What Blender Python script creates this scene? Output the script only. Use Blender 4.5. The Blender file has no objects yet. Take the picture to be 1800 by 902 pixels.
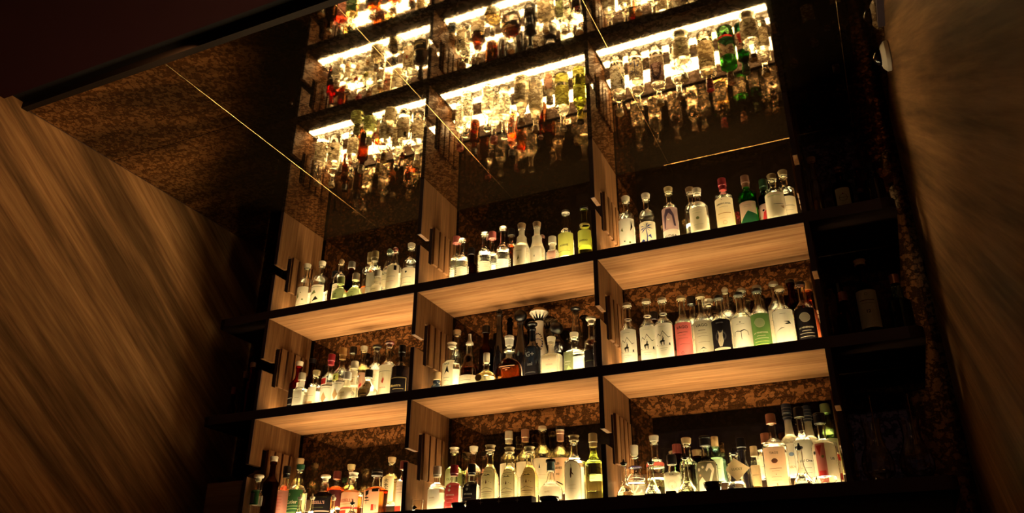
import bpy, bmesh, math, random
from mathutils import Vector, Matrix

random.seed(7)
PI = math.pi
SC = 0.87          # modelling units -> metres (applied to everything at the end of the script)
scene = bpy.context.scene
C = scene.collection

# ------------------------------------------------------------------ camera, world, exposure
cam_d = bpy.data.cameras.new('camera')
cam_d.sensor_width = 36.0
cam_d.lens = 1439.291 / 1800.0 * 36.0
cam_d.clip_start = 0.02
cam = bpy.data.objects.new('camera', cam_d)
C.objects.link(cam)
_r, _u, _f = Vector((0.911354, 0.411602, 0.004297)), Vector((0.173077, -0.392648, 0.903256)), Vector((-0.373469, 0.822442, 0.429080))
cam.matrix_world = Matrix(((_r.x, _u.x, -_f.x, 3.2842 * SC), (_r.y, _u.y, -_f.y, -3.6392 * SC), (_r.z, _u.z, -_f.z, -0.6030 * SC), (0, 0, 0, 1)))
scene.camera = cam

world = bpy.data.worlds.new('world')
scene.world = world
world.use_nodes = True
bg = world.node_tree.nodes['Background']
bg.inputs[0].default_value = (0.0140, 0.0080, 0.0110, 1)
bg.inputs[1].default_value = 1.0

scene.view_settings.view_transform = 'Standard'
scene.view_settings.look = 'None'
scene.view_settings.exposure = 0.0
scene.view_settings.gamma = 1.0
scene.view_settings.use_curve_mapping = False
cy = scene.cycles
cy.use_denoising = True
cy.max_bounces = 22
cy.transmission_bounces = 20
cy.glossy_bounces = 8
cy.diffuse_bounces = 4
cy.transparent_max_bounces = 16
cy.sample_clamp_indirect = 80.0
cy.blur_glossy = 0.6

LED_COL = (1.0, 0.755, 0.385)
LED_POWER = 36.0

# added unseen lamps: one dim warm fill, two spots to brighten the side walls
def added_fill_light(loc, rot, size, power, col=(1.0, 0.55, 0.22)):
    ld = bpy.data.lights.new('added_fill_light', 'AREA')
    ld.shape = 'DISK'; ld.size = size; ld.energy = power; ld.color = col
    lo = bpy.data.objects.new('added_fill_light', ld)
    lo.location = [c * SC for c in loc]; lo.rotation_euler = rot
    C.objects.link(lo)
    return lo

def added_wall_spot(loc, aim, size, power, blend=0.8):
    ld = bpy.data.lights.new('added_wall_spot', 'SPOT')
    ld.energy = power; ld.color = (1.0, 0.58, 0.25); ld.spot_size = math.radians(size); ld.spot_blend = blend; ld.shadow_soft_size = 0.03
    lo = bpy.data.objects.new('added_wall_spot', ld)
    a, b = Vector(loc) * SC, Vector(aim) * SC
    lo.location = a; lo.rotation_euler = (b - a).to_track_quat('-Z', 'Y').to_euler()
    C.objects.link(lo)
added_fill_light((3.0, -3.6, 1.7), (0, 0, 0), 0.5, 0.5)
added_wall_spot((0.75, -1.56, 1.90), (-0.51, -1.20, 1.30), 70, 12, 0.25)  # added spot; its cone edge draws the dark boundary beside the shelves
added_wall_spot((3.05, -1.56, 1.90), (3.615, -0.95, 1.25), 75, 3.2)

# ------------------------------------------------------------------ materials
MAT = {}

def new_mat(name):
    m = bpy.data.materials.new(name); m.use_nodes = True
    nt = m.node_tree; nt.nodes.clear()
    out = nt.nodes.new('ShaderNodeOutputMaterial')
    return m, nt, out

def principled(name, col, rough=0.5, metal=0.0, coat=0.0, spec=0.5):
    if name in MAT: return MAT[name]
    m, nt, out = new_mat(name)
    b = nt.nodes.new('ShaderNodeBsdfPrincipled')
    b.inputs['Base Color'].default_value = (*col, 1)
    b.inputs['Roughness'].default_value = rough
    b.inputs['Metallic'].default_value = metal
    b.inputs['Coat Weight'].default_value = coat
    b.inputs['Specular IOR Level'].default_value = spec
    # faint surface variation
    n = nt.nodes.new('ShaderNodeTexNoise'); n.inputs['Scale'].default_value = 18
    r = nt.nodes.new('ShaderNodeMapRange')
    r.inputs['To Min'].default_value = max(0.0, rough - 0.05); r.inputs['To Max'].default_value = min(1.0, rough + 0.05)
    nt.links.new(n.outputs['Fac'], r.inputs['Value']); nt.links.new(r.outputs[0], b.inputs['Roughness'])
    nt.links.new(b.outputs[0], out.inputs[0])
    MAT[name] = m
    return m

def glass_mat(name, col, rough=0.0, ior=1.47):
    m, nt, out = new_mat(name)
    g = nt.nodes.new('ShaderNodeBsdfGlass')
    g.inputs['Color'].default_value = (*col, 1); g.inputs['Roughness'].default_value = rough; g.inputs['IOR'].default_value = ior
    nt.links.new(g.outputs[0], out.inputs[0])
    MAT[name] = m
    return m

def frosted_mat(name, col):
    m, nt, out = new_mat(name)
    g = nt.nodes.new('ShaderNodeBsdfGlass'); g.inputs['Color'].default_value = (*col, 1); g.inputs['Roughness'].default_value = 0.25
    t = nt.nodes.new('ShaderNodeBsdfTranslucent'); t.inputs['Color'].default_value = (*col, 1)
    d = nt.nodes.new('ShaderNodeBsdfDiffuse'); d.inputs['Color'].default_value = (*col, 1)
    a = nt.nodes.new('ShaderNodeMixShader'); a.inputs[0].default_value = 0.5
    b = nt.nodes.new('ShaderNodeMixShader'); b.inputs[0].default_value = 0.25
    nt.links.new(t.outputs[0], a.inputs[1]); nt.links.new(d.outputs[0], a.inputs[2])
    nt.links.new(g.outputs[0], b.inputs[1]); nt.links.new(a.outputs[0], b.inputs[2])
    nt.links.new(b.outputs[0], out.inputs[0])
    MAT[name] = m
    return m

def paper_mat(name, col):
    m, nt, out = new_mat(name)
    d = nt.nodes.new('ShaderNodeBsdfDiffuse'); t = nt.nodes.new('ShaderNodeBsdfTranslucent')
    n = nt.nodes.new('ShaderNodeTexNoise'); n.inputs['Scale'].default_value = 60; n.inputs['Detail'].default_value = 4
    cr = nt.nodes.new('ShaderNodeMix'); cr.data_type = 'RGBA'
    cr.inputs['A'].default_value = (*[c * 0.90 for c in col], 1); cr.inputs['B'].default_value = (*col, 1)
    nt.links.new(n.outputs['Fac'], cr.inputs['Factor'])
    nt.links.new(cr.outputs['Result'], d.inputs['Color']); nt.links.new(cr.outputs['Result'], t.inputs['Color'])
    x = nt.nodes.new('ShaderNodeMixShader'); x.inputs[0].default_value = 0.62
    nt.links.new(d.outputs[0], x.inputs[1]); nt.links.new(t.outputs[0], x.inputs[2])
    nt.links.new(x.outputs[0], out.inputs[0])
    MAT[name] = m
    return m

def wood_mat(name, c1, c2, axis, scale=1.0, rough=0.5, rot=0.0, bands=None, contrast=1.0):
    """Procedural veneer: grain runs along `axis` (x, y, z); rot tilts it in the wall's plane."""
    m, nt, out = new_mat(name)
    tc = nt.nodes.new('ShaderNodeTexCoord')
    mp0 = nt.nodes.new('ShaderNodeMapping'); mp0.inputs['Rotation'].default_value = (rot, 0, 0)
    nt.links.new(tc.outputs['Object'], mp0.inputs[0])
    mp = nt.nodes.new('ShaderNodeMapping')
    st = {'x': (0.6, 14, 14), 'y': (14, 0.6, 14), 'z': (14, 14, 0.6)}[axis]
    mp.inputs['Scale'].default_value = [s * scale for s in st]
    nt.links.new(mp0.outputs[0], mp.inputs[0])
    n = nt.nodes.new('ShaderNodeTexNoise'); n.inputs['Scale'].default_value = 2.2; n.inputs['Detail'].default_value = 8; n.inputs['Roughness'].default_value = 0.65; n.inputs['Distortion'].default_value = 0.3
    nt.links.new(mp.outputs[0], n.inputs['Vector'])
    cr = nt.nodes.new('ShaderNodeValToRGB')
    cr.color_ramp.elements[0].position = 0.5 - 0.18 / contrast; cr.color_ramp.elements[0].color = (*c2, 1)
    cr.color_ramp.elements[1].position = 0.5 + 0.18 / contrast; cr.color_ramp.elements[1].color = (*c1, 1)
    nt.links.new(n.outputs['Fac'], cr.inputs[0])
    col = cr.outputs[0]
    if bands:
        mb = nt.nodes.new('ShaderNodeMapping')
        sb = {'x': (0.07, 1, 1), 'y': (1, 0.07, 1), 'z': (1, 1, 0.07)}[axis]
        mb.inputs['Scale'].default_value = [s * bands[0] for s in sb]
        nt.links.new(mp0.outputs[0], mb.inputs[0])
        nb = nt.nodes.new('ShaderNodeTexNoise'); nb.inputs['Scale'].default_value = 1.0; nb.inputs['Detail'].default_value = 5; nb.inputs['Roughness'].default_value = 0.62; nb.inputs['Distortion'].default_value = 0.15
        nt.links.new(mb.outputs[0], nb.inputs['Vector'])
        rb = nt.nodes.new('ShaderNodeMapRange'); rb.inputs['From Min'].default_value = 0.38; rb.inputs['From Max'].default_value = 0.60; rb.inputs['To Min'].default_value = bands[1]; rb.inputs['To Max'].default_value = 1.0
        nt.links.new(nb.outputs['Fac'], rb.inputs['Value'])
        mx = nt.nodes.new('ShaderNodeVectorMath'); mx.operation = 'SCALE'
        nt.links.new(col, mx.inputs[0]); nt.links.new(rb.outputs[0], mx.inputs['Scale'])
        col = mx.outputs[0]
    b = nt.nodes.new('ShaderNodeBsdfPrincipled'); b.inputs['Roughness'].default_value = rough; b.inputs['Specular IOR Level'].default_value = 0.08
    nt.links.new(col, b.inputs['Base Color'])
    bp = nt.nodes.new('ShaderNodeBump'); bp.inputs['Strength'].default_value = 0.06; bp.inputs['Distance'].default_value = 0.002
    nt.links.new(n.outputs['Fac'], bp.inputs['Height']); nt.links.new(bp.outputs[0], b.inputs['Normal'])
    nt.links.new(b.outputs[0], out.inputs[0])
    MAT[name] = m
    return m

def antique_mirror(name, bright, dark, scale=24.0, cover=0.0):
    """Foxed antique mirror: rounded silvered patches between dull dark veins."""
    m, nt, out = new_mat(name)
    N = nt.nodes.new; Lk = nt.links.new
    tc = N('ShaderNodeTexCoord')
    def warp(src, sc, amt, det):
        nz = N('ShaderNodeTexNoise'); nz.inputs['Scale'].default_value = sc; nz.inputs['Detail'].default_value = det
        Lk(src, nz.inputs['Vector'])
        ma = N('ShaderNodeVectorMath'); ma.operation = 'MULTIPLY_ADD'; ma.inputs[1].default_value = (amt,) * 3
        Lk(nz.outputs['Color'], ma.inputs[0]); Lk(src, ma.inputs[2])
        return ma.outputs[0]
    w1 = warp(tc.outputs['Object'], scale * .8, .05, 2)
    w2 = warp(w1, scale * 3.2, .012, 3)
    v = N('ShaderNodeTexVoronoi'); v.feature = 'SMOOTH_F1'; v.inputs['Scale'].default_value = scale; v.inputs['Smoothness'].default_value = 0.25
    Lk(w2, v.inputs['Vector'])
    vf = N('ShaderNodeTexVoronoi'); vf.inputs['Scale'].default_value = scale * 2.6
    Lk(w2, vf.inputs['Vector'])
    nb = N('ShaderNodeTexNoise'); nb.inputs['Scale'].default_value = scale * .35; nb.inputs['Detail'].default_value = 4
    Lk(tc.outputs['Object'], nb.inputs['Vector'])
    th = N('ShaderNodeMapRange'); th.inputs['From Min'].default_value = .3; th.inputs['From Max'].default_value = .7
    th.inputs['To Min'].default_value = .52 - cover; th.inputs['To Max'].default_value = .24 - cover
    Lk(nb.outputs['Fac'], th.inputs['Value'])
    sb = N('ShaderNodeMath'); sb.operation = 'SUBTRACT'; Lk(th.outputs[0], sb.inputs[0]); Lk(v.outputs['Distance'], sb.inputs[1])
    ed = N('ShaderNodeMapRange'); ed.inputs['From Min'].default_value = -.06; ed.inputs['From Max'].default_value = .07; Lk(sb.outputs[0], ed.inputs['Value'])
    # little crumbs of silver inside the veins
    sp = N('ShaderNodeMapRange'); sp.inputs['From Min'].default_value = .34; sp.inputs['From Max'].default_value = .22; sp.inputs['To Max'].default_value = .45; Lk(vf.outputs['Distance'], sp.inputs['Value'])
    mx = N('ShaderNodeMath'); mx.operation = 'MAXIMUM'; Lk(ed.outputs[0], mx.inputs[0]); Lk(sp.outputs[0], mx.inputs[1])
    fine = N('ShaderNodeTexNoise'); fine.inputs['Scale'].default_value = scale * 5; fine.inputs['Detail'].default_value = 3; Lk(tc.outputs['Object'], fine.inputs['Vector'])
    fm = N('ShaderNodeMapRange'); fm.inputs['From Min'].default_value = .3; fm.inputs['From Max'].default_value = .65; fm.inputs['To Min'].default_value = .72; fm.inputs['To Max'].default_value = 1.0
    Lk(fine.outputs['Fac'], fm.inputs['Value'])
    bc = N('ShaderNodeVectorMath'); bc.operation = 'SCALE'; bc.inputs[0].default_value = bright; Lk(fm.outputs[0], bc.inputs['Scale'])
    mix = N('ShaderNodeMix'); mix.data_type = 'RGBA'; mix.inputs['A'].default_value = (*dark, 1)
    Lk(mx.outputs[0], mix.inputs['Factor']); Lk(bc.outputs[0], mix.inputs['B'])
    g = N('ShaderNodeBsdfGlossy'); g.inputs['Roughness'].default_value = 0.03; Lk(mix.outputs['Result'], g.inputs['Color'])
    d = N('ShaderNodeBsdfDiffuse'); d.inputs['Color'].default_value = (0.20, 0.12, 0.055, 1)
    x = N('ShaderNodeMixShader'); x.inputs[0].default_value = 0.025
    Lk(g.outputs[0], x.inputs[1]); Lk(d.outputs[0], x.inputs[2]); Lk(x.outputs[0], out.inputs[0])
    MAT[name] = m
    return m

def emit_mat(name, col, power):
    m, nt, out = new_mat(name)
    e = nt.nodes.new('ShaderNodeEmission'); e.inputs[0].default_value = (*col, 1); e.inputs[1].default_value = power
    nt.links.new(e.outputs[0], out.inputs[0])
    MAT[name] = m
    return m

OAK1, OAK2 = (0.40, 0.208, 0.094), (0.22, 0.096, 0.036)
wood_mat('oak_soffit', OAK1, OAK2, 'x', 1.5, 0.5, bands=(9.0, 0.80), contrast=1.3)
wood_mat('oak_upright', (0.150, 0.070, 0.027), (0.080, 0.033, 0.011), 'z', 2.0, 0.5, contrast=1.3)
wood_mat('oak_riser', (0.034, 0.017, 0.008), (0.020, 0.010, 0.005), 'x', 1.0, 0.55)
wood_mat('dark_walnut', (0.040, 0.022, 0.014), (0.018, 0.010, 0.008), 'x', 1.0, 0.6)
wood_mat('wall_veneer_left', (0.50, 0.265, 0.110), (0.20, 0.092, 0.034), 'y', 1.6, 0.6, rot=0.66, bands=(7.0, 0.32), contrast=0.9)
wood_mat('wall_veneer_right', (0.44, 0.235, 0.100), (0.20, 0.094, 0.036), 'y', 1.3, 0.6, rot=-PI * 0.19, bands=(6.0, 0.40), contrast=0.9)
wood_mat('crate_wood', (0.30, 0.20, 0.12), (0.17, 0.10, 0.06), 'x', 1.0, 0.7)
wood_mat('floor_boards', (0.10, 0.06, 0.035), (0.05, 0.03, 0.02), 'x', 0.5, 0.5)
antique_mirror('antique_mirror_ceiling', (0.66, 0.54, 0.39), (0.24, 0.17, 0.105), 50.0, -0.12)
antique_mirror('antique_mirror_wall', (0.34, 0.245, 0.165), (0.07, 0.050, 0.036), 46.0, -0.10)
emit_mat('led_diffuser', LED_COL, LED_POWER * 0.05)
emit_mat('led_diffuser_core', LED_COL, LED_POWER)
principled('black_metal', (0.050, 0.032, 0.044), 0.6, 0.0, spec=0.2)
principled('dark_lacquer', (0.050, 0.026, 0.028), 0.6, spec=0.2)
principled('maroon_paint', (0.032, 0.006, 0.007), 0.9, spec=0.1)
principled('trim_brown', (0.022, 0.011, 0.006), 0.7, spec=0.2)
principled('shadow_gap', (0.006, 0.004, 0.004), 0.9)
principled('brass', (0.80, 0.56, 0.26), 0.25, 1.0)
principled('white_plastic', (0.78, 0.70, 0.58), 0.4)
principled('black_gloss', (0.008, 0.006, 0.008), 0.08, 0.0, 0.5)
principled('darkblue_gloss', (0.010, 0.014, 0.022), 0.10, 0.0, 0.5)
principled('ceramic_white', (0.80, 0.72, 0.58), 0.15, 0.0, 0.3)
principled('cork_wood', (0.62, 0.42, 0.22), 0.75)
principled('rubber_black', (0.012, 0.010, 0.010), 0.6)
GL = dict(clear=(.985, .985, .96), lime=(.95, .98, .84), palelime=(.97, .985, .87), brown=(.45, .22, .07), redglass=(.72, .22, .14), green=(.34, .64, .30),
          darkgreen=(.05, .30, .12), green2=(.86, .93, .76), olive=(.80, .83, .52), blueglass=(.80, .92, .88), pinkglass=(.995, .955, .93), orangeglass=(.97, .74, .55), amberclear=(.95, .80, .62))
for k, c in GL.items(): glass_mat('glass_' + k, c)
LQ = dict(clear=(1, 1, .985), gold=(.985, .90, .66), palegold=(.995, .965, .84), amber=(.80, .42, .13), darkamber=(.30, .10, .03), red=(.70, .22, .14), redamber=(.72, .36, .14),
          lime=(.955, .98, .74), green=(.50, .82, .40), pinkliq=(.995, .93, .88), orangeliq=(.98, .74, .52), palelime=(.93, .98, .78), palegreenliq=(.90, .97, .80), dark=(.05, .02, .01))
for k, c in LQ.items(): glass_mat('liquid_' + k, c, 0.0, 1.35)
frosted_mat('glass_frost', (.93, .90, .82))
PAPER = dict(cream=(.93, .82, .62), white=(.95, .91, .80), palegreen=(.80, .84, .56), green=(.16, .31, .08), darkgreen=(.05, .14, .05), yellow=(.82, .84, .20), pink=(.88, .55, .42), mauve=(.55, .36, .36),
             black=(.020, .016, .018), redpink=(.85, .20, .19), grey=(.62, .57, .45), orangep=(.85, .36, .18), peach=(.88, .56, .36), pinkstripe=(.80, .42, .33), blue=(.10, .13, .20), olive=(.34, .38, .20),
             redp=(.60, .07, .07), darkredp=(.12, .03, .03), tan=(.62, .44, .24), multi=(.80, .66, .45), redtint=(.75, .16, .12), arch_cream=(.80, .74, .50), arch_tan=(.66, .55, .34), arch_white=(.93, .84, .68), oval_brown=(.14, .09, .05))
for k, c in PAPER.items(): paper_mat('paper_' + k, c)
INK = dict(ink=(.02, .015, .012), olive=(.22, .24, .08), white=(.92, .86, .74), cream=(.86, .74, .52), gold=(.80, .60, .26), red=(.68, .06, .05), redink=(.42, .05, .03), pink=(.90, .50, .42), pinkink=(.80, .45, .36),
           tan=(.55, .36, .18), brown=(.12, .05, .03), grey=(.30, .28, .27), darkgrey=(.20, .17, .10), blue=(.05, .07, .30), bluegrey=(.25, .34, .55), purple=(.11, .07, .12), green=(.10, .35, .10), darkgreen=(.03, .13, .05), palegreen=(.60, .72, .36),
           yellow=(.80, .82, .20), rosy=(.62, .22, .18), mauve=(.55, .36, .36))
for k, c in INK.items(): paper_mat('ink_' + k, c)
CAPS = dict(cream=(.86, .76, .56), ink=(.004, .003, .004), gold=(.60, .46, .22), silver=(.50, .48, .42), clearcap=(.80, .80, .76), cork=(.60, .40, .20), darkcork=(.30, .18, .09), lime=(.66, .78, .30), green=(.05, .12, .05),
            red=(.62, .10, .06), redfoil=(.60, .04, .07), redcap=(.42, .02, .04), pinkfoil=(.55, .28, .18), pink=(.85, .22, .20), darkred=(.22, .04, .03), orange=(.85, .48, .16), brown=(.20, .08, .05), darkgreen=(.02, .09, .04),
            white=(.92, .86, .76), tan=(.62, .42, .20), olive=(.22, .30, .12), copper=(.50, .18, .09), frost=(.88, .84, .74), black=(.012, .010, .012), bluecapc=(.012, .025, .06), blue=(.10, .18, .45), teal=(.12, .22, .22), purple=(.10, .07, .30))
for k, c in CAPS.items(): principled('cap_' + k, [v * .62 for v in c], 0.35, 0.5 if k in ('silver', 'copper') else 0.0, 0.1)

MAT['cap_clearcap'] = MAT['glass_clear']

# ------------------------------------------------------------------ object helpers
def mesh_obj(name, bm, mats, parent=None, smooth=False, angle=35):
    me = bpy.data.meshes.new(name)
    bmesh.ops.recalc_face_normals(bm, faces=bm.faces) if smooth != 'keep' else None
    bm.to_mesh(me); bm.free()
    for m in (mats if isinstance(mats, (list, tuple)) else [mats]): me.materials.append(MAT[m] if isinstance(m, str) else m)
    if smooth:
        me.polygons.foreach_set('use_smooth', [True] * len(me.polygons))
        me.set_sharp_from_angle(angle=math.radians(angle))
    o = bpy.data.objects.new(name, me)
    C.objects.link(o)
    if parent: o.parent = parent
    return o

def thing(name, label, cat, loc=(0, 0, 0), group=None):
    o = bpy.data.objects.new(name, None); C.objects.link(o)
    o.empty_display_size = 0.05; o.location = loc
    tag(o, label, cat, group)
    return o

def tag(o, label, cat, group=None):
    o['label'] = label; o['category'] = cat
    if group: o['group'] = group
    return o

def structure(o):
    o['kind'] = 'structure'; return o

def box(bm, x0, x1, y0, y1, z0, z1, mi=0, bevel=0.0):
    vs = [bm.verts.new((x, y, z)) for x in (x0, x1) for y in (y0, y1) for z in (z0, z1)]
    fs = []
    for q in ((0, 1, 3, 2), (4, 6, 7, 5), (0, 4, 5, 1), (2, 3, 7, 6), (0, 2, 6, 4), (1, 5, 7, 3)):
        f = bm.faces.new([vs[i] for i in q]); f.material_index = mi; fs.append(f)
    if bevel:
        es = list({e for f in fs for e in f.edges})
        bmesh.ops.bevel(bm, geom=es, offset=bevel, segments=2, affect='EDGES', profile=0.5)
    return fs

def box_obj(name, dims, mat, parent=None, bevel=0.0):
    bm = bmesh.new(); box(bm, *dims, bevel=bevel)
    return mesh_obj(name, bm, mat, parent, smooth=bool(bevel))

def ring_pts(z, rx, ry, n, seg):
    pts = []
    for i in range(seg):
        a = 2 * PI * i / seg
        c, s = math.cos(a), math.sin(a)
        if n > 2.01:
            e = 2.0 / n
            c = math.copysign(abs(c) ** e, c); s = math.copysign(abs(s) ** e, s)
        pts.append((rx * c, ry * s, z))
    return pts

def loft(bm, prof, yk=1.0, n=2.0, seg=28, cap0=True, cap1=True, flat_to=None, mi=0):
    """prof: (z, r) pairs. yk squashes the depth and n squares the section, both fading to round once r falls under flat_to."""
    rings = []
    for z, r in prof:
        k, m = yk, n
        if flat_to is not None:
            f = min(1.0, max(0.0, (r - flat_to[0]) / max(1e-6, flat_to[1] - flat_to[0])))
            k = 1 + (yk - 1) * f; m = 2 + (n - 2) * f
        rings.append([bm.verts.new(p) for p in ring_pts(z, r, r * k, m, seg)])
    for a, b in zip(rings, rings[1:]):
        for i in range(seg):
            j = (i + 1) % seg
            f = bm.faces.new((a[i], a[j], b[j], b[i])); f.material_index = mi
    if cap0: bm.faces.new(rings[0][::-1]).material_index = mi
    if cap1: bm.faces.new(rings[-1]).material_index = mi
    return rings

def smooth_prof(pts, sub=5):
    """Catmull-Rom through (z, r) control points."""
    out = []
    for i in range(len(pts) - 1):
        p0 = pts[max(i - 1, 0)]; p1 = pts[i]; p2 = pts[i + 1]; p3 = pts[min(i + 2, len(pts) - 1)]
        for s in range(sub):
            t = s / sub
            q = []
            for k in (0, 1):
                q.append(0.5 * (2 * p1[k] + (p2[k] - p0[k]) * t + (2 * p0[k] - 5 * p1[k] + 4 * p2[k] - p3[k]) * t * t + (3 * p1[k] - p0[k] - 3 * p2[k] + p3[k]) * t ** 3))
            out.append(tuple(q))
    out.append(pts[-1])
    return out

# ------------------------------------------------------------------ bottles
NR = 0.0165
CAPH = dict(cork=.030, cork_wide=.028, cork_tall=.05, ball=.030, bigball=.075, screw=.032, tee=.034, capsule=.030, crown=.016, spout=.05, glass_stop=.062, dome_stop=.085,
            tube_stop=.045, cap2=.040, cap_blue=.052, screwband=.036, foilband=.024, bluecap=.03, dasher=.024)

def bottle_profile(shape, H, R, hc):
    """Outer profile (z, r) of the glass from base to lip; H is total height, hc what shows of the stopper. Returns prof, section(yk, n), label radius."""
    T = H - hc; nr = min(NR, R * .55); lip = [(T - .016, nr), (T - .0145, nr * 1.22), (T - .002, nr * 1.22), (T, nr * 1.1)]
    base = [(0, R * .90), (.003, R * .97), (.009, R)]
    sec = (1.0, 2.0)
    def up(ctrl, sub=5): return smooth_prof([(a * T, b) for a, b in ctrl], sub)
    if shape == 'std': p = base + up([(.06, R), (.60, R), (.66, R * .93), (.70, R * .72), (.735, R * .45 + nr * .2), (.77, nr * 1.08), (.86, nr)])
    elif shape == 'dome': p = base + up([(.06, R), (.56, R), (.62, R * .955), (.67, R * .80), (.705, R * .56), (.722, nr * 1.25), (.76, nr * 1.02), (.86, nr)])
    elif shape == 'tall': p = base + up([(.05, R), (.50, R), (.56, R * .93), (.60, R * .74), (.63, R * .50), (.665, nr * 1.25), (.74, nr * 1.05), (.90, nr * .95)])
    elif shape == 'cyl': p = base + up([(.05, R), (.68, R), (.74, R * .93), (.775, R * .6), (.80, nr * 1.15), (.88, nr)])
    elif shape == 'cyl_sh': p = base + up([(.05, R), (.62, R), (.66, R * .97), (.70, R * .70), (.76, nr * 1.5), (.80, nr * 1.2), (.88, nr * 1.1)])
    elif shape == 'cyl_long': p = base + up([(.05, R), (.52, R), (.58, R * .95), (.625, R * .72), (.66, nr * 1.7), (.78, nr * 1.25), (.90, nr * .8)])
    elif shape == 'archb': p = base + up([(.05, R), (.48, R), (.56, R * .97), (.64, R * .74), (.70, nr * 1.7), (.76, nr * 1.15), (.88, nr)])
    elif shape == 'bell': p = base + up([(.05, R * 1.0), (.40, R), (.50, R * .93), (.60, R * .68), (.68, R * .46), (.74, nr * 1.25), (.86, nr)])
    elif shape == 'wide': p = base + up([(.05, R), (.58, R), (.64, R * .93), (.69, R * .66), (.73, R * .50), (.78, nr * 1.5), (.90, nr * 1.4)])
    elif shape == 'sq': p = base + up([(.05, R), (.62, R), (.665, R * .96), (.70, R * .76), (.72, nr * 1.7), (.74, nr * 1.15), (.86, nr)]); sec = (.62, 5)
    elif shape == 'sq_long': p = base + up([(.05, R), (.60, R), (.65, R * .93), (.70, R * .66), (.74, nr * 1.4), (.80, nr * 1.1), (.90, nr)]); sec = (.72, 4)
    elif shape == 'octa': p = base + up([(.05, R * .97), (.60, R), (.655, R * .97), (.69, R * .75), (.73, R * .50), (.76, nr * 1.5), (.84, nr * 1.4)]); sec = (.74, 3.4)
    elif shape == 'decanter': p = [(0, R * .80), (.004, R * .86)] + up([(.04, R * .90), (.20, R * .98), (.40, R), (.55, R * .93), (.66, R * .70), (.73, R * .42), (.79, nr * 1.3), (.84, nr * 1.1), (.87, nr * 1.9), (.90, nr * 2.1), (.93, nr * 1.9), (.95, nr)]); sec = (.52, 2.4)
    elif shape == 'cone_sh': p = base + up([(.05, R), (.44, R), (.50, R * .93), (.62, R * .62), (.72, nr * 1.7), (.78, nr * 1.1), (.88, nr)])
    elif shape == 'ribbed':
        p = list(base); nrib = 13
        for i in range(nrib * 4 + 1):
            t = i / (nrib * 4); z = T * (.05 + .53 * t)
            p.append((z, R * (1 - .028 * (1 + math.cos(2 * PI * t * nrib)))))
        p += up([(.60, R * .95), (.65, R * .82), (.69, R * .58), (.72, nr * 1.3), (.76, nr), (.88, nr)])
    elif shape == 'slender': p = base + up([(.05, R), (.38, R * .98), (.50, R * .84), (.62, R * .62), (.74, R * .46), (.86, nr * 1.05), (.93, nr)])
    elif shape == 'tube': p = base + up([(.05, R), (.74, R), (.80, R * .96), (.84, R * .85), (.88, R * .8)]); nr2 = R * .8; lip = [(T - .01, nr2), (T, nr2)]
    elif shape == 'globe': p = base + up([(.05, R * .9), (.20, R), (.42, R * .86), (.52, R * .60), (.56, R * .56), (.60, R * .7), (.72, R * .98), (.82, R * .90), (.90, R * .5)]); lip = [(T, nr)]
    elif shape == 'carafe': p = base + up([(.05, R), (.45, R), (.56, R * .92), (.66, R * .72), (.78, R * .52), (.90, R * .42)]); lip = [(T - .004, R * .42), (T, R * .40)]
    elif shape == 'ceramic': p = base + up([(.05, R * .92), (.20, R), (.42, R * .97), (.56, R * .74), (.68, R * .54), (.78, R * .46), (.88, R * .44), (.95, R * .50)]); lip = [(T, R * .50)]
    elif shape == 'flask': p = [(0, R * .93), (.004, R)] + up([(.05, R * 1.0), (.16, R * .92), (.34, R * .56), (.52, R * .33), (.70, R * .28), (.88, R * .29)]); lip = [(T - .006, R * .29), (T - .004, R * .36), (T, R * .36)]
    elif shape == 'waist': p = [(0, R * .95), (.004, R)] + up([(.04, R), (.16, R * .97), (.24, R * .82), (.34, R * .76), (.52, R * .92), (.66, R * .86), (.76, R * .52), (.80, R * .42), (.90, R * .42)]); lip = [(T - .012, R * .42), (T - .01, R * .50), (T, R * .50)]
    else: raise ValueError(shape)
    zt = p[-1][0]
    p = p + [q for q in lip if q[0] > zt + 1e-4]
    q = [p[0]]
    for a in p[1:]:
        if a[0] > q[-1][0] + 1e-5: q.append(a)
    return q, sec

def prof_r(prof, z):
    for a, b in zip(prof, prof[1:]):
        if a[0] <= z <= b[0]:
            t = (z - a[0]) / max(1e-9, b[0] - a[0]); return a[1] + (b[1] - a[1]) * t
    return prof[-1][1] if z > prof[-1][0] else prof[0][1]

def clip_prof(prof, z1):
    out = [q for q in prof if q[0] < z1 - 1e-4]
    return out + [(z1, prof_r(prof, z1))]

def surf(prof, sec, u, z, off):
    """Point on the bottle's front: u metres around from the centre line, z up, off metres out."""
    r = prof_r(prof, z)
    if sec[1] <= 2.01 and sec[0] > .99:
        a = u / max(r, 1e-4)
        return ((r + off) * math.sin(a), -(r + off) * math.cos(a), z)
    t = min(.985, abs(u) / r)
    y = (1 - t ** sec[1]) ** (1.0 / sec[1]) * r * sec[0]
    return (u, -(y + off), z)

_text_cache = {}
def text_geo(s):
    if s not in _text_cache:
        cu = bpy.data.curves.new('lettering', 'FONT'); cu.body = s; cu.align_x = 'CENTER'; cu.resolution_u = 2; cu.offset = 0.018
        o = bpy.data.objects.new('lettering', cu); C.objects.link(o)
        dg = bpy.context.evaluated_depsgraph_get(); me = o.evaluated_get(dg).to_mesh()
        vs = [tuple(v.co) for v in me.vertices]; fs = [tuple(p.vertices) for p in me.polygons]
        o.evaluated_get(dg).to_mesh_clear(); bpy.data.objects.remove(o); bpy.data.curves.remove(cu)
        xs = [v[0] for v in vs]; 
        _text_cache[s] = (vs, fs, max(xs) - min(xs), (max(xs) + min(xs)) / 2)
    return _text_cache[s]

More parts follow.
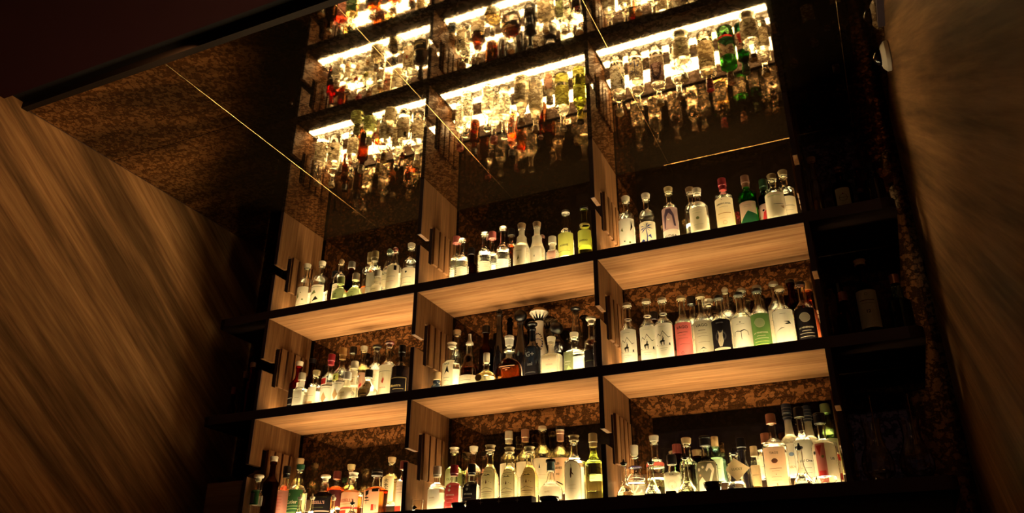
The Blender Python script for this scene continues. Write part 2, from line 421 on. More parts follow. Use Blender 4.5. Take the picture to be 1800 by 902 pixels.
def flat_poly(bm, pts, off, mi):
    vs = [bm.verts.new((a, b, off)) for a, b in pts]
    f = bm.faces.new(vs); f.material_index = mi

def circle(u, v, ru, rv, seg=20, rev=False):
    return [(u + ru * math.cos(2 * PI * i / seg), v + rv * math.sin(2 * PI * i / seg)) for i in range(seg)]

def label_mesh(name, spec, prof, sec, H, R, parent, side=0.0, back=False):
    bgc, z0f, z1f, wf, inks = spec
    z0, z1 = z0f * H, z1f * H
    hw = wf * (R * 1.38 if sec[0] > .99 else R * .90)
    if side: hw *= 1.0
    uc = side * R
    bm = bmesh.new(); mats = []
    def mi(nm):
        if nm not in mats: mats.append(nm)
        return mats.index(nm)
    base = .0007
    if bgc != 'none':
        m = mi('paper_' + bgc)
        if bgc.startswith('arch'):
            zs = z0 + (z1 - z0) * .74
            pts = [(uc - hw, z0), (uc + hw, z0)] + [(uc + hw * math.cos(a), zs + (z1 - zs) * math.sin(a)) for a in [PI * i / 14 for i in range(15)]]
            flat_poly(bm, pts, base, m)
            off2 = base + .0003
            for k in range(14):
                a, b_ = PI * k / 14, PI * (k + 1) / 14
                q = [(uc + s_ * hw * math.cos(t_), zs + s_ * (z1 - zs) * math.sin(t_)) for s_, t_ in ((.96, a), (.90, a), (.90, b_), (.96, b_))]
                flat_poly(bm, q, off2, mi('ink_tan'))
            for sgn in (-1, 1): flat_poly(bm, [(uc + sgn * hw * .90, z0), (uc + sgn * hw * .96, z0), (uc + sgn * hw * .96, zs), (uc + sgn * hw * .90, zs)], off2, mi('ink_tan'))
        elif bgc.startswith('oval'):
            flat_poly(bm, circle(uc, (z0 + z1) / 2, hw * .8, (z1 - z0) / 2, 28), base, m)
        else:
            c_ = min(.004, hw * .2)
            flat_poly(bm, [(uc - hw + c_, z0), (uc + hw - c_, z0), (uc + hw, z0 + c_), (uc + hw, z1 - c_), (uc + hw - c_, z1), (uc - hw + c_, z1), (uc - hw, z1 - c_), (uc - hw, z0 + c_)], base, m)
    off = base + .0003
    def U(u): return uc + u * hw
    def V(v): return z0 + v * (z1 - z0)
    for it in inks:
        off += .00007
        k = it[0]
        if k == 't':
            _, s, u, v, size, col = it
            vs, fs, w, cx = text_geo(s)
            sc = min(size * 1.25, hw * 1.7 / max(w, .01))
            nv = [bm.verts.new((U(u) + (a - cx) * sc, V(v) + (b - .33) * sc, off)) for a, b, _z in vs]
            m = mi('ink_' + col)
            for f in fs:
                try: bm.faces.new([nv[i] for i in f]).material_index = m
                except ValueError: pass
        elif k == 'l': flat_poly(bm, [(U(it[1]), V(it[3]) - it[4] / 2), (U(it[2]), V(it[3]) - it[4] / 2), (U(it[2]), V(it[3]) + it[4] / 2), (U(it[1]), V(it[3]) + it[4] / 2)], off, mi('ink_' + it[5]))
        elif k == 'b': flat_poly(bm, [(U(it[1]), V(it[2])), (U(it[3]), V(it[2])), (U(it[3]), V(it[4])), (U(it[1]), V(it[4]))], off, mi('ink_' + it[5]))
        elif k == 'd': flat_poly(bm, circle(U(it[1]), V(it[2]), it[3], it[3]), off, mi('ink_' + it[4]))
        elif k == 'e': flat_poly(bm, circle(U(it[1]), V(it[2]), it[3], it[4]), off, mi('ink_' + it[5]))
        elif k == 'p': flat_poly(bm, [(U(a), V(b)) for a, b in it[1]], off, mi('ink_' + it[2]))
        elif k in 'os':
            cu, cv, r = U(it[1]), V(it[2]), it[3]
            if k == 'o': path = [(r, 2 * PI * i / 28) for i in range(29)]; th = it[4]; col = it[5]
            else: path = [(r * (.06 + .94 * i / 110), 2 * PI * 4.5 * i / 110) for i in range(111)]; th = r * .085; col = it[4]
            m = mi('ink_' + col)
            for (ra, aa), (rb, ab) in zip(path, path[1:]):
                flat_poly(bm, [(cu + (ra - th / 2) * math.cos(aa), cv + (ra - th / 2) * math.sin(aa)), (cu + (ra + th / 2) * math.cos(aa), cv + (ra + th / 2) * math.sin(aa)),
                               (cu + (rb + th / 2) * math.cos(ab), cv + (rb + th / 2) * math.sin(ab)), (cu + (rb - th / 2) * math.cos(ab), cv + (rb - th / 2) * math.sin(ab))], off, m)
    if not bm.faces: bm.free(); return None
    st = R * .18
    kmax = int(hw / st) + 2
    for k in range(-kmax, kmax + 1):
        bmesh.ops.bisect_plane(bm, geom=bm.verts[:] + bm.edges[:] + bm.faces[:], plane_co=(uc + k * st, 0, 0), plane_no=(1, 0, 0))
    if prof_r(prof, z1) < R * .96 or bgc.startswith('arch'):
        for k in range(1, 9): bmesh.ops.bisect_plane(bm, geom=bm.verts[:] + bm.edges[:] + bm.faces[:], plane_co=(0, z0 + (z1 - z0) * k / 9, 0), plane_no=(0, 1, 0))
    rmax = max(r for z, r in prof)
    for v in bm.verts:
        u, z, o_ = v.co
        lim = rmax * (1.5 if sec[0] > .99 else .97)
        u = max(-lim, min(lim, u))
        v.co = surf(prof, sec, u, z, o_)
        if back: v.co.x, v.co.y = -v.co.x, -v.co.y
    return mesh_obj(name, bm, mats or ['ink_ink'], parent, smooth=True)

def cap_obj(cap, col, T, H, R, parent):
    """Everything that closes the bottle, from the lip at T up to H (capsules and bands also run down the neck)."""
    nr = min(NR, R * .55); m = 'cap_' + col; hc = H - T
    bm = bmesh.new(); nm = 'cap'; mats = [m]
    if cap == 'cork': nm = 'stopper'; loft(bm, [(T - .006, nr * .8), (T + .0005, nr * .85), (T + .0015, nr * 1.25), (H - .003, nr * 1.45), (H, nr * 1.3)], seg=18)
    elif cap == 'cork_wide': nm = 'stopper'; loft(bm, [(T - .006, nr * .8), (T + .0005, nr * .9), (T + .0015, nr * 1.5), (T + hc * .3, nr * 1.5), (T + hc * .36, nr * 1.3), (H - .008, nr * 1.45), (H - .003, nr * 1.7), (H, nr * 1.6)], seg=20)
    elif cap == 'cork_tall': nm = 'stopper'; loft(bm, [(T - .006, nr * .8), (T + .001, nr * 1.05), (H - .003, nr * 1.1), (H, nr)], seg=18)
    elif cap in ('ball', 'bigball'):
        nm = 'stopper'; r = hc * .5; k = 1.0
        prof = [(T - .006, nr * .7), (T, nr * .7)] + [(T + r - r * math.cos(a), max(nr * .5, r * k * math.sin(a))) for a in [PI * i / 12 for i in range(2, 12)]] + [(H, r * .15)]
        if cap == 'ball': prof = [(z, q * 1.15) for z, q in prof]
        loft(bm, prof, seg=20)
    elif cap == 'screw': loft(bm, [(T - .014, nr * 1.3), (T - .013, nr * 1.38), (H - .002, nr * 1.34), (H, nr * 1.2)], seg=20)
    elif cap == 'screwband': loft(bm, [(T - .010, nr * 1.36), (T - .009, nr * 1.5), (T + hc * .7, nr * 1.48), (T + hc * .72, nr * 1.58), (H - .002, nr * 1.56), (H, nr * 1.4)], seg=20)
    elif cap == 'tee': nm = 'stopper'; loft(bm, [(T - .006, nr * .8), (T + .002, nr * .95), (T + hc * .35, nr * 1.05), (T + hc * .5, nr * 1.65), (T + hc * .75, nr * 1.75), (H - .003, nr * 1.5), (H, nr * 1.1)], seg=20)
    elif cap == 'capsule': nm = 'capsule'; loft(bm, [(T - H * .105, nr * 1.16), (T - .017, nr * 1.16), (T - .014, nr * 1.34), (T - .001, nr * 1.34), (T + .002, nr * 1.30), (H - .002, nr * 1.28), (H, nr * 1.1)], seg=20)
    elif cap == 'bluecap':
        nm = 'capsule'; loft(bm, [(T - H * .13, nr * 1.16), (T - .017, nr * 1.2), (T - .014, nr * 1.34), (H - .002, nr * 1.30), (H, nr * 1.1)], seg=20)
        mats.append('cap_silver')
        for k in range(4):
            z = T - H * .10 + k * H * .042
            loft(bm, [(z, nr * 1.36), (z + .0012, nr * 1.36)], seg=20, mi=1)
    elif cap == 'foilband': nm = 'capsule'; loft(bm, [(T - H * .15, nr * 1.14), (T - .017, nr * 1.16), (T - .014, nr * 1.34), (T + .006, nr * 1.3)], seg=20); mats.append('cap_ink'); loft(bm, [(T + .007, nr * 1.35), (H, nr * 1.35)], seg=20, mi=1); mats.append('cap_cream'); loft(bm, [(T - .002, nr * 1.37), (T + .006, nr * 1.37)], seg=20, mi=2)
    elif cap == 'crown': loft(bm, [(T - .004, nr * 1.30), (T - .003, nr * 1.42), (H - .004, nr * 1.30), (H, nr * .9)], seg=20)
    elif cap == 'spout': nm = 'pouring_spout'; loft(bm, [(T - .012, nr * 1.3), (T - .002, nr * 1.3), (T + .004, nr * .9), (T + hc * .5, nr * .55), (H, nr * .5)], seg=16)
    elif cap == 'glass_stop': nm = 'stopper'; mats = ['cap_frost']; loft(bm, [(T - .004, nr * .8), (T + .004, nr * .9), (T + .008, nr * 1.35), (T + hc * .7, nr * 1.5), (T + hc * .72, nr * 1.65), (H - .002, nr * 1.65), (H, nr * 1.5)], seg=10)
    elif cap == 'tube_stop': nm = 'stopper'; loft(bm, [(T - .006, nr * .8), (T + .001, nr * 1.1), (H - .002, nr * 1.2), (H, nr * 1.1)], seg=18)
    elif cap == 'cap2': loft(bm, [(T - .004, nr * 1.5), (T - .003, nr * 1.9), (T + hc * .28, nr * 1.85), (T + hc * .3, nr * 1.6), (T + hc * .42, nr * 1.6), (T + hc * .44, nr * 1.8), (T + hc * .7, nr * 1.75), (T + hc * .78, nr * 1.2), (H, nr * 1.05)], seg=20); mats.append('cap_cream'); loft(bm, [(T + hc * .31, nr * 1.72), (T + hc * .40, nr * 1.72)], seg=20, mi=1)
    elif cap == 'cap_blue': loft(bm, [(T + hc * .7, nr * 1.2), (T + hc * .72, nr * 1.5), (H - .002, nr * 1.45), (H, nr * 1.2)], seg=20); mats.append('cap_teal'); loft(bm, [(T - .004, nr * 1.25), (T + hc * .7, nr * 1.15)], seg=20, mi=1)
    elif cap == 'dome_stop':
        nm = 'stopper'; mats = ['ceramic_white', 'cap_ink', 'cap_tan']
        loft(bm, [(T - .006, nr), (T, R * .46), (T + hc * .12, R * .50), (T + hc * .14, R * .44), (T + hc * .45, R * .60)], seg=24, mi=1)
        # fluted crown: pale petals over the dark neck
        n = 12
        for i in range(n):
            a0, a1, am = 2 * PI * i / n, 2 * PI * (i + 1) / n, 2 * PI * (i + .5) / n
            za, zb = T + hc * .16, T + hc * .58
            rb = R * 1.0
            q = [bm.verts.new((rb * math.cos(a0), rb * math.sin(a0), zb)), bm.verts.new((R * .50 * math.cos(am), R * .50 * math.sin(am), za)), bm.verts.new((rb * math.cos(a1), rb * math.sin(a1), zb)),
                 bm.verts.new((rb * .8 * math.cos(am), rb * .8 * math.sin(am), zb + .001))]
            bm.faces.new((q[0], q[1], q[2])); bm.faces.new((q[0], q[2], q[3])); bm.faces.new((q[1], q[0], q[3])); bm.faces.new((q[2], q[1], q[3]))
        loft(bm, [(T + hc * .58, R * .98), (T + hc * .62, R * 1.04), (T + hc * .68, R * 1.0)], seg=24, mi=0)
        loft(bm, [(T + hc * .68, R * .96), (T + hc * .80, R * .86), (T + hc * .92, R * .62), (H, R * .25)], seg=24, mi=2)
    elif cap == 'dasher': nm = 'dasher_top'; loft(bm, [(T - .006, R * .25), (T + .001, R * .30), (T + .002, R * .42), (T + .008, R * .40), (T + .010, R * .16), (H, R * .06)], seg=14)
    return mesh_obj(nm, bm, mats, parent, smooth=True)

OPAQUE = {'black': 'black_gloss', 'darkblue': 'darkblue_gloss', 'ceramic': 'ceramic_white'}

def make_bottle(X, Y, Z, H, R, shape, cap, capcol, glass, liquid, fill, label, extra, text, name='liquor_bottle', cat='bottle', group=None):
    if label and name == 'liquor_bottle' and label[2] > .38:
        lo = .20 if Z > 1.2 and H > .29 else .11 if .6 < Z < .65 else label[1]
        hi = min(.66, label[2] * 1.32) if Z > 1.2 and H > .29 else label[2]
        label = (label[0], max(lo, label[1]), hi) + tuple(label[3:])
    root = thing(name, text, cat, (X, Y, Z), group)
    hc = CAPH.get(cap, .03)
    hc = min(hc, H * .30)
    prof, sec = bottle_profile(shape, H, R, hc)
    T = H - hc
    ft = (NR * 1.6, R * .8)
    if Z > 1.2 and H > .29 and shape not in ('ribbed',) and name == 'liquor_bottle':   # the long-bodied bottles of the top row
        a0, a1 = .60 * H, .70 * H
        g = lambda z: z * a1 / a0 if z < a0 else a1 + (z - a0) * (T - a1) / (T - a0)
        prof = [(g(z) if z < T else z, r) for z, r in prof]
    seg = 28
    bm = bmesh.new()
    if glass in OPAQUE:
        loft(bm, prof, sec[0], sec[1], seg, flat_to=ft)
        mesh_obj('bottle_body', bm, OPAQUE[glass], root, smooth=True)
    else:
        outer = loft(bm, prof, sec[0], sec[1], seg, cap0=True, cap1=False, flat_to=ft)
        w = .0030
        inner = [(z, max(.004, r - w)) for z, r in prof if z > .010]
        inner = [(.008, inner[0][1] * .82), (.0095, inner[0][1] * .95)] + inner
        q = [inner[0]]
        for a in inner[1:]:
            if a[0] > q[-1][0] + 1e-5: q.append(a)
        inner = q
        inn = loft(bm, inner, sec[0], sec[1], seg, cap0=True, cap1=False, flat_to=ft)
        a, b = outer[-1], inn[-1]
        for i in range(seg):
            j = (i + 1) % seg; bm.faces.new((a[i], a[j], b[j], b[i]))
        mesh_obj('bottle_glass', bm, 'glass_' + glass, root, smooth=True, angle=50)
        if liquid and fill > 0:
            zl = fill * H
            lp = [(z + .0003, max(.002, r - .0004)) for z, r in inner]
            lp = clip_prof(lp, zl)
            bm = bmesh.new(); loft(bm, lp, sec[0], sec[1], seg, flat_to=ft)
            mesh_obj('liquid', bm, 'liquid_' + liquid, root, smooth=True, angle=50)
    cap_obj(cap, capcol, T, H, R, root)
    side = -.38 if extra == 'lableft' else 0.0
    if label: label_mesh('label', label, prof, sec, H, R, root, side)
    if glass not in OPAQUE and name == 'liquor_bottle' and ((label and glass not in ('brown', 'redglass', 'amberclear')) or shape == 'ribbed'):
        za, zb = (label[1], label[2]) if label else (.06, .50)
        label_mesh('back_label', ('white', max(.04, za), min(.56, max(zb * .94, .3)), .72, [('l', -.6, .6, .8, .001, 'tan'), ('l', -.5, .5, .7, .001, 'tan')]), prof, sec, H, R, root, 0.0, True)
    if extra == 'nk_red': label_mesh('shoulder_label', ('white', .46, .58, .45, [('b', -.75, .1, .75, .9, 'red'), ('p', [(-.2, .2), (.2, .2), (.1, .8), (-.1, .8)], 'redink')]), prof, sec, H, R, root, -.3)
    if extra == 'nk_yellow': label_mesh('shoulder_label', ('yellow', .46, .57, .45, [('p', [(-.4, .2), (.3, .2), (.0, .4), (.4, .8), (-.1, .7)], 'ink')]), prof, sec, H, R, root, -.3)
    if extra == 'lab2': label_mesh('lower_label', ('yellow', .04, .20, .95, [('t', 'AGAVE', 0, .7, .008, 'ink')]), prof, sec, H, R, root)
    if extra == 'lab3':
        label_mesh('lower_label', ('yellow', .04, .16, .95, [('l', -.7, .7, .8, .002, 'ink'), ('t', 'OAX', 0, .45, .012, 'ink')]), prof, sec, H, R, root)
        bm = bmesh.new(); zz = .68 * H; r = prof_r(prof, zz); loft(bm, [(zz, r + .0012), (zz + .012, r + .0012)], cap0=False, cap1=False, seg=20); mesh_obj('neck_band', bm, 'paper_cream', root, smooth=True)
    if extra == 'neckband':
        bm = bmesh.new(); zz = .755 * H; r = prof_r(prof, zz); loft(bm, [(zz, r + .0015), (zz + .006, r + .0012)], cap0=False, cap1=False, seg=20); mesh_obj('neck_band', bm, 'paper_white', root, smooth=True)
    if extra == 'purpleband':
        bm = bmesh.new(); zz = .60 * H; r = prof_r(prof, zz); loft(bm, [(zz, r + .003), (zz + .004, r + .004), (zz + .009, prof_r(prof, zz + .009) + .002)], cap0=False, cap1=False, seg=20); mesh_obj('neck_band', bm, 'cap_purple', root, smooth=True)
    if extra == 'band':
        bm = bmesh.new(); zz = .50 * H; loft(bm, [(zz, R * .72), (zz + .008, R * .80), (zz + .016, R * .70)], cap0=False, cap1=False, seg=20); mesh_obj('neck_band', bm, 'cap_copper', root, smooth=True)
    if extra == 'medal':
        bm = bmesh.new(); flat_poly(bm, circle(0, 0, .019, .019, 24), 0, 0)
        g = bmesh.ops.extrude_face_region(bm, geom=bm.faces[:])
        bmesh.ops.translate(bm, verts=[v for v in g['geom'] if isinstance(v, bmesh.types.BMVert)], vec=(0, 0, .003))
        for v in bm.verts: v.co = Vector((v.co.x - R * .35, -(R * .96) - v.co.z, v.co.y + H * .28))
        mesh_obj('medallion', bm, 'cap_tan', root)
    if glass == 'ceramic':
        inks = [('o', -.0, .62, R * .62, .0035, 'blue'), ('o', 0, .62, R * .50, .0014, 'tan'), ('d', 0, .62, R * .13, 'ink')]
        for k in range(22):
            a = 2 * PI * k / 22
            inks.append(('d', .48 * math.cos(a) , .62 + .225 * math.sin(a), .0042, 'ink'))
        label_mesh('painted_ornament', ('none', .05, .72, .9, inks), prof, (1, 2), H, R, root)
    return root

# ------------------------------------------------------------------ dimensions
L0, M1, M2, R3 = 0.0, 1.040, 2.102, 3.136
W2 = 0.0112                # half thickness of an upright
D = 0.438                  # depth of the shelves
ZA, ZB, ZC, ZK = 0.0, 0.62, 1.238, 1.926
TH = 0.0526                # shelf thickness
XL, XR = -0.51, 3.615      # side walls
FLOOR = -1.9
EL, ER = -0.40, 3.525      # ends of the shelves
YS = -1.45                 # where the mirror ceiling stops
YB = -6.0
BAYS = [('left', L0, M1), ('centre', M1, M2), ('right', M2, R3)]

# ------------------------------------------------------------------ the room
structure(box_obj('wall_left', (XL - .05, XL, YB, D + .06, FLOOR, ZK + .1), 'wall_veneer_left'))
structure(box_obj('wall_right', (XR, XR + .05, YB, D + .06, FLOOR, ZK + .1), 'wall_veneer_right'))
structure(box_obj('wall_back', (XL, XR, D, D + .05, FLOOR, ZK), 'antique_mirror_wall'))
structure(box_obj('floor', (XL - .05, XR + .05, YB, D + .06, FLOOR - .05, FLOOR), 'floor_boards'))
# mirror ceiling: bevelled panes on a dark backing
bm = bmesh.new()
SX = [XL, .444, 1.434, 2.430, 3.430, XR]
SY = [YS, -.90, D]
for i in range(len(SX) - 1):
    for j in range(2):
        g = .0015
        x0, x1, y0, y1 = SX[i] + g, SX[i + 1] - g, SY[j] + g, SY[j + 1] - g
        box(bm, x0, x1, y0, y1, ZK, ZK + .006)
structure(mesh_obj('ceiling', bm, 'antique_mirror_ceiling'))
structure(box_obj('ceiling_backing', (XL, XR, YS, D + .05, ZK + .006, ZK + .05), 'shadow_gap'))
for k, x in enumerate([XL + .004] + SX[1:-1]):
    bm = bmesh.new()
    y1 = D - .004
    loft(bm, [(0, .0013), (y1 - YS - .01, .0013)], seg=8)
    bmesh.ops.rotate(bm, verts=bm.verts, cent=(0, 0, 0), matrix=Matrix.Rotation(-PI / 2, 3, 'X'))
    bmesh.ops.translate(bm, verts=bm.verts, vec=(x, YS + .005, ZK))
    structure(mesh_obj('trim_%d' % (k + 1), bm, 'brass' if k else 'black_metal', smooth=True))
k = 7
for x0, x1 in ((M2 + .3, R3 - .02),):
    bm = bmesh.new(); loft(bm, [(0, .0007), (x1 - x0, .0007)], seg=8)
    bmesh.ops.rotate(bm, verts=bm.verts, cent=(0, 0, 0), matrix=Matrix.Rotation(PI / 2, 3, 'Y'))
    bmesh.ops.translate(bm, verts=bm.verts, vec=(x0, D - .0006, ZK - .0006))
    structure(mesh_obj('trim_%d' % k, bm, 'brass', smooth=True)); k += 1
# end of the mirror: brown trim, dark recess, then the painted lounge ceiling
structure(box_obj('trim_8', (XL, XR, YS - .035, YS, ZK - .008, ZK + .05), 'trim_brown'))
structure(box_obj('ceiling_recess', (XL, XR, YS - .13, YS - .035, ZK + .03, ZK + .06), 'shadow_gap'))
structure(box_obj('ceiling_lounge', (XL, XR, YB, YS - .13, ZK - .012, ZK + .06), 'maroon_paint'))
structure(box_obj('trim_9', (XR - .028, XR, YS, -.36, ZK - .03, ZK), 'black_metal'))

# ------------------------------------------------------------------ the back bar
def front_slab(name, z0, z1, mat, parent=None, y0=0.0, y1=D - .004, xa=EL, xb=ER, r=.05):
    """Board whose two front corners are rounded."""
    bm = bmesh.new(); pts = []
    n = 6
    for i in range(n + 1): a = PI + PI / 2 * i / n; pts.append((xa + r + r * math.cos(a), y0 + r + r * math.sin(a)))
    for i in range(n + 1): a = 1.5 * PI + PI / 2 * i / n; pts.append((xb - r + r * math.cos(a), y0 + r + r * math.sin(a)))
    pts += [(xb, y1), (xa, y1)]
    lo = [bm.verts.new((x, y, z0)) for x, y in pts]; hi = [bm.verts.new((x, y, z1)) for x, y in pts]
    bm.faces.new(lo[::-1]); bm.faces.new(hi)
    for i in range(len(pts)):
        j = (i + 1) % len(pts); bm.faces.new((lo[i], lo[j], hi[j], hi[i]))
    return mesh_obj(name, bm, mat, parent)

def dress_shelf(root, z, zu, zt):
    """Light panels, stepped risers and the pale underside of one long shelf, in each of the three lit bays."""
    for nm, a, b in BAYS:
        x0, x1 = a + W2 + .001, b - W2 - .001
        bm = bmesh.new()
        box(bm, x0 + .012, x1 - .012, .118, .172, z, z + .0012, 0)
        box(bm, x0 + .012, x1 - .012, .1722, .2358, z, z + .0012, 1)
        box(bm, x0 + .012, x1 - .012, .236, .290, z, z + .0012, 0)
        mesh_obj('light_panel', bm, ['led_diffuser_core', 'led_diffuser'], root)
        st = thing('bottle_riser', 'dark stepped riser with glowing top, %s bay, %s' % (nm, zt), 'riser', (x0, 0, z), 'risers behind the front bottles')
        w_ = x1 - x0
        box_obj('riser_step', (0, w_, .300, .4235, .0004, .083), 'oak_riser', st)
        bm = bmesh.new(); box(bm, .008, w_ - .008, .308, .422, .0831, .0845)
        mesh_obj('light_strip', bm, 'led_diffuser_core', st)
        box_obj('backboard', (0, w_, .424, .434, .0004, .172), 'oak_riser', st)
        if zu is not None:
            if nm == 'centre':
                xm = (x0 + x1) / 2
                box_obj('underside_panel', (x0, xm - .0006, .004, D - .006, zu - .0025, zu), 'oak_soffit', root)
                box_obj('underside_panel', (xm + .0006, x1, .004, D - .006, zu - .0025, zu), 'oak_soffit', root)
            else:
                box_obj('underside_panel', (x0, x1, .004, D - .006, zu - .0025, zu), 'oak_soffit', root)

for z, txt in ((ZC, 'long dark shelf with glowing top, the uppermost one just under the mirror ceiling'),
               (ZB, 'long dark shelf with glowing top, between the uppermost shelf and the counter')):
    root = thing('wall_shelf', txt, 'shelf', (0, 0, 0))
    front_slab('shelf_board', z - TH + .0025, z, 'dark_walnut', root)
    box_obj('edge_strip', (EL + .06, ER - .06, -.0015, .003, z - TH, z), 'black_metal', root)
    dress_shelf(root, z, z - TH + .0025, 'top shelf' if z == ZC else 'middle shelf')

root = thing('back_bar_counter', 'dark counter slab with glowing top carrying the lowest row of bottles', 'counter', (0, 0, 0))
front_slab('counter_slab', -.055, ZA, 'dark_lacquer', root, y0=-.012)
dress_shelf(root, ZA, None, 'on the counter')

# cabinets under the counter
cw = (ER - EL - .06) / 5
for i in range(5):
    x0 = EL + .03 + i * cw
    where = ['leftmost', 'second from left', 'middle', 'second from right', 'rightmost'][i]
    t = thing('base_cabinet', 'dark base cabinet under the counter, %s of the five' % where, 'cabinet', (x0, 0, FLOOR), 'base cabinets')
    H_ = -.056 - FLOOR
    box_obj('cabinet_body', (.002, cw - .002, .03, D - .006, 0, H_), 'dark_lacquer', t)
    dr = box_obj('door', (.006, cw - .006, .012, .029, .05, H_ - .012), 'dark_walnut', t, bevel=.002)
    box_obj('handle', (cw - .05, cw - .04, -.008, .0115, H_ * .62, H_ * .62 + .16), 'black_metal', dr, bevel=.002)

# uprights between the bays, each with its stepped slot and vertical battens
def make_upright(x, z0, z1, txt, side):
    t = thing('shelf_upright', txt, 'shelf divider', (x, 0, z0), 'uprights of the lit shelves')
    h = z1 - z0
    bm = bmesh.new()
    # cross-section cells of the plate: everything except the notch and its slot
    ys = [.001, .098, .131, D - .016]; zs = [0, .170, .242, .314, .412, h]
    solid = lambda i, j: not ((i == 0 and j == 2) or (i == 1 and j in (1, 2, 3)))
    vd = {}
    def V(i, j, s):
        if (i, j, s) not in vd: vd[(i, j, s)] = bm.verts.new((s * W2, ys[i], zs[j]))
        return vd[(i, j, s)]
    for i in range(3):
        for j in range(5):
            if not solid(i, j): continue
            for s in (-1, 1): bm.faces.new([V(i, j, s), V(i + 1, j, s), V(i + 1, j + 1, s), V(i, j + 1, s)][::s])
            for di, dj, e in ((-1, 0, ((i, j), (i, j + 1))), (1, 0, ((i + 1, j), (i + 1, j + 1))), (0, -1, ((i, j), (i + 1, j))), (0, 1, ((i, j + 1), (i + 1, j + 1)))):
                a, b = i + di, j + dj
                if 0 <= a < 3 and 0 <= b < 5 and solid(a, b): continue
                bm.faces.new([V(*e[0], -1), V(*e[1], -1), V(*e[1], 1), V(*e[0], 1)]).material_index = 1 if di else 0  # front and back cut edges blackened in place of the slot's shade
    mesh_obj('panel', bm, ['oak_upright', 'black_metal'], t)
    for za, zb in ((0.0005, .242), (.314, h - .0005)):
        box_obj('edge_strip', (-W2 - .0005, W2 + .0005, -.0022, .0008, za, zb), 'black_metal', t)
    for k in range(4):
        y0 = .136 + k * .066
        xa, xb = (W2, W2 + .015) if side > 0 else (-W2 - .015, -W2)
        box_obj('batten', (xa, xb, y0, y0 + .050, .176, .418), 'oak_upright', t, bevel=.0012)
    return t
LV = [(ZA, ZB - TH, 'on the counter'), (ZB, ZC - TH, 'between the two long shelves'), (ZC, ZK, 'between top shelf and mirror ceiling')]
for x, xt, sd in ((L0, 'far left', 1), (M1, 'left of the centre bay', 1), (M2, 'right of the centre bay', 1), (R3, 'far right', -1)):
    for z0, z1, zt in LV:
        make_upright(x, z0, z1 - (.0005 if z1 == ZK else 0), 'oak upright with slotted battens, %s, %s' % (xt, zt), sd)

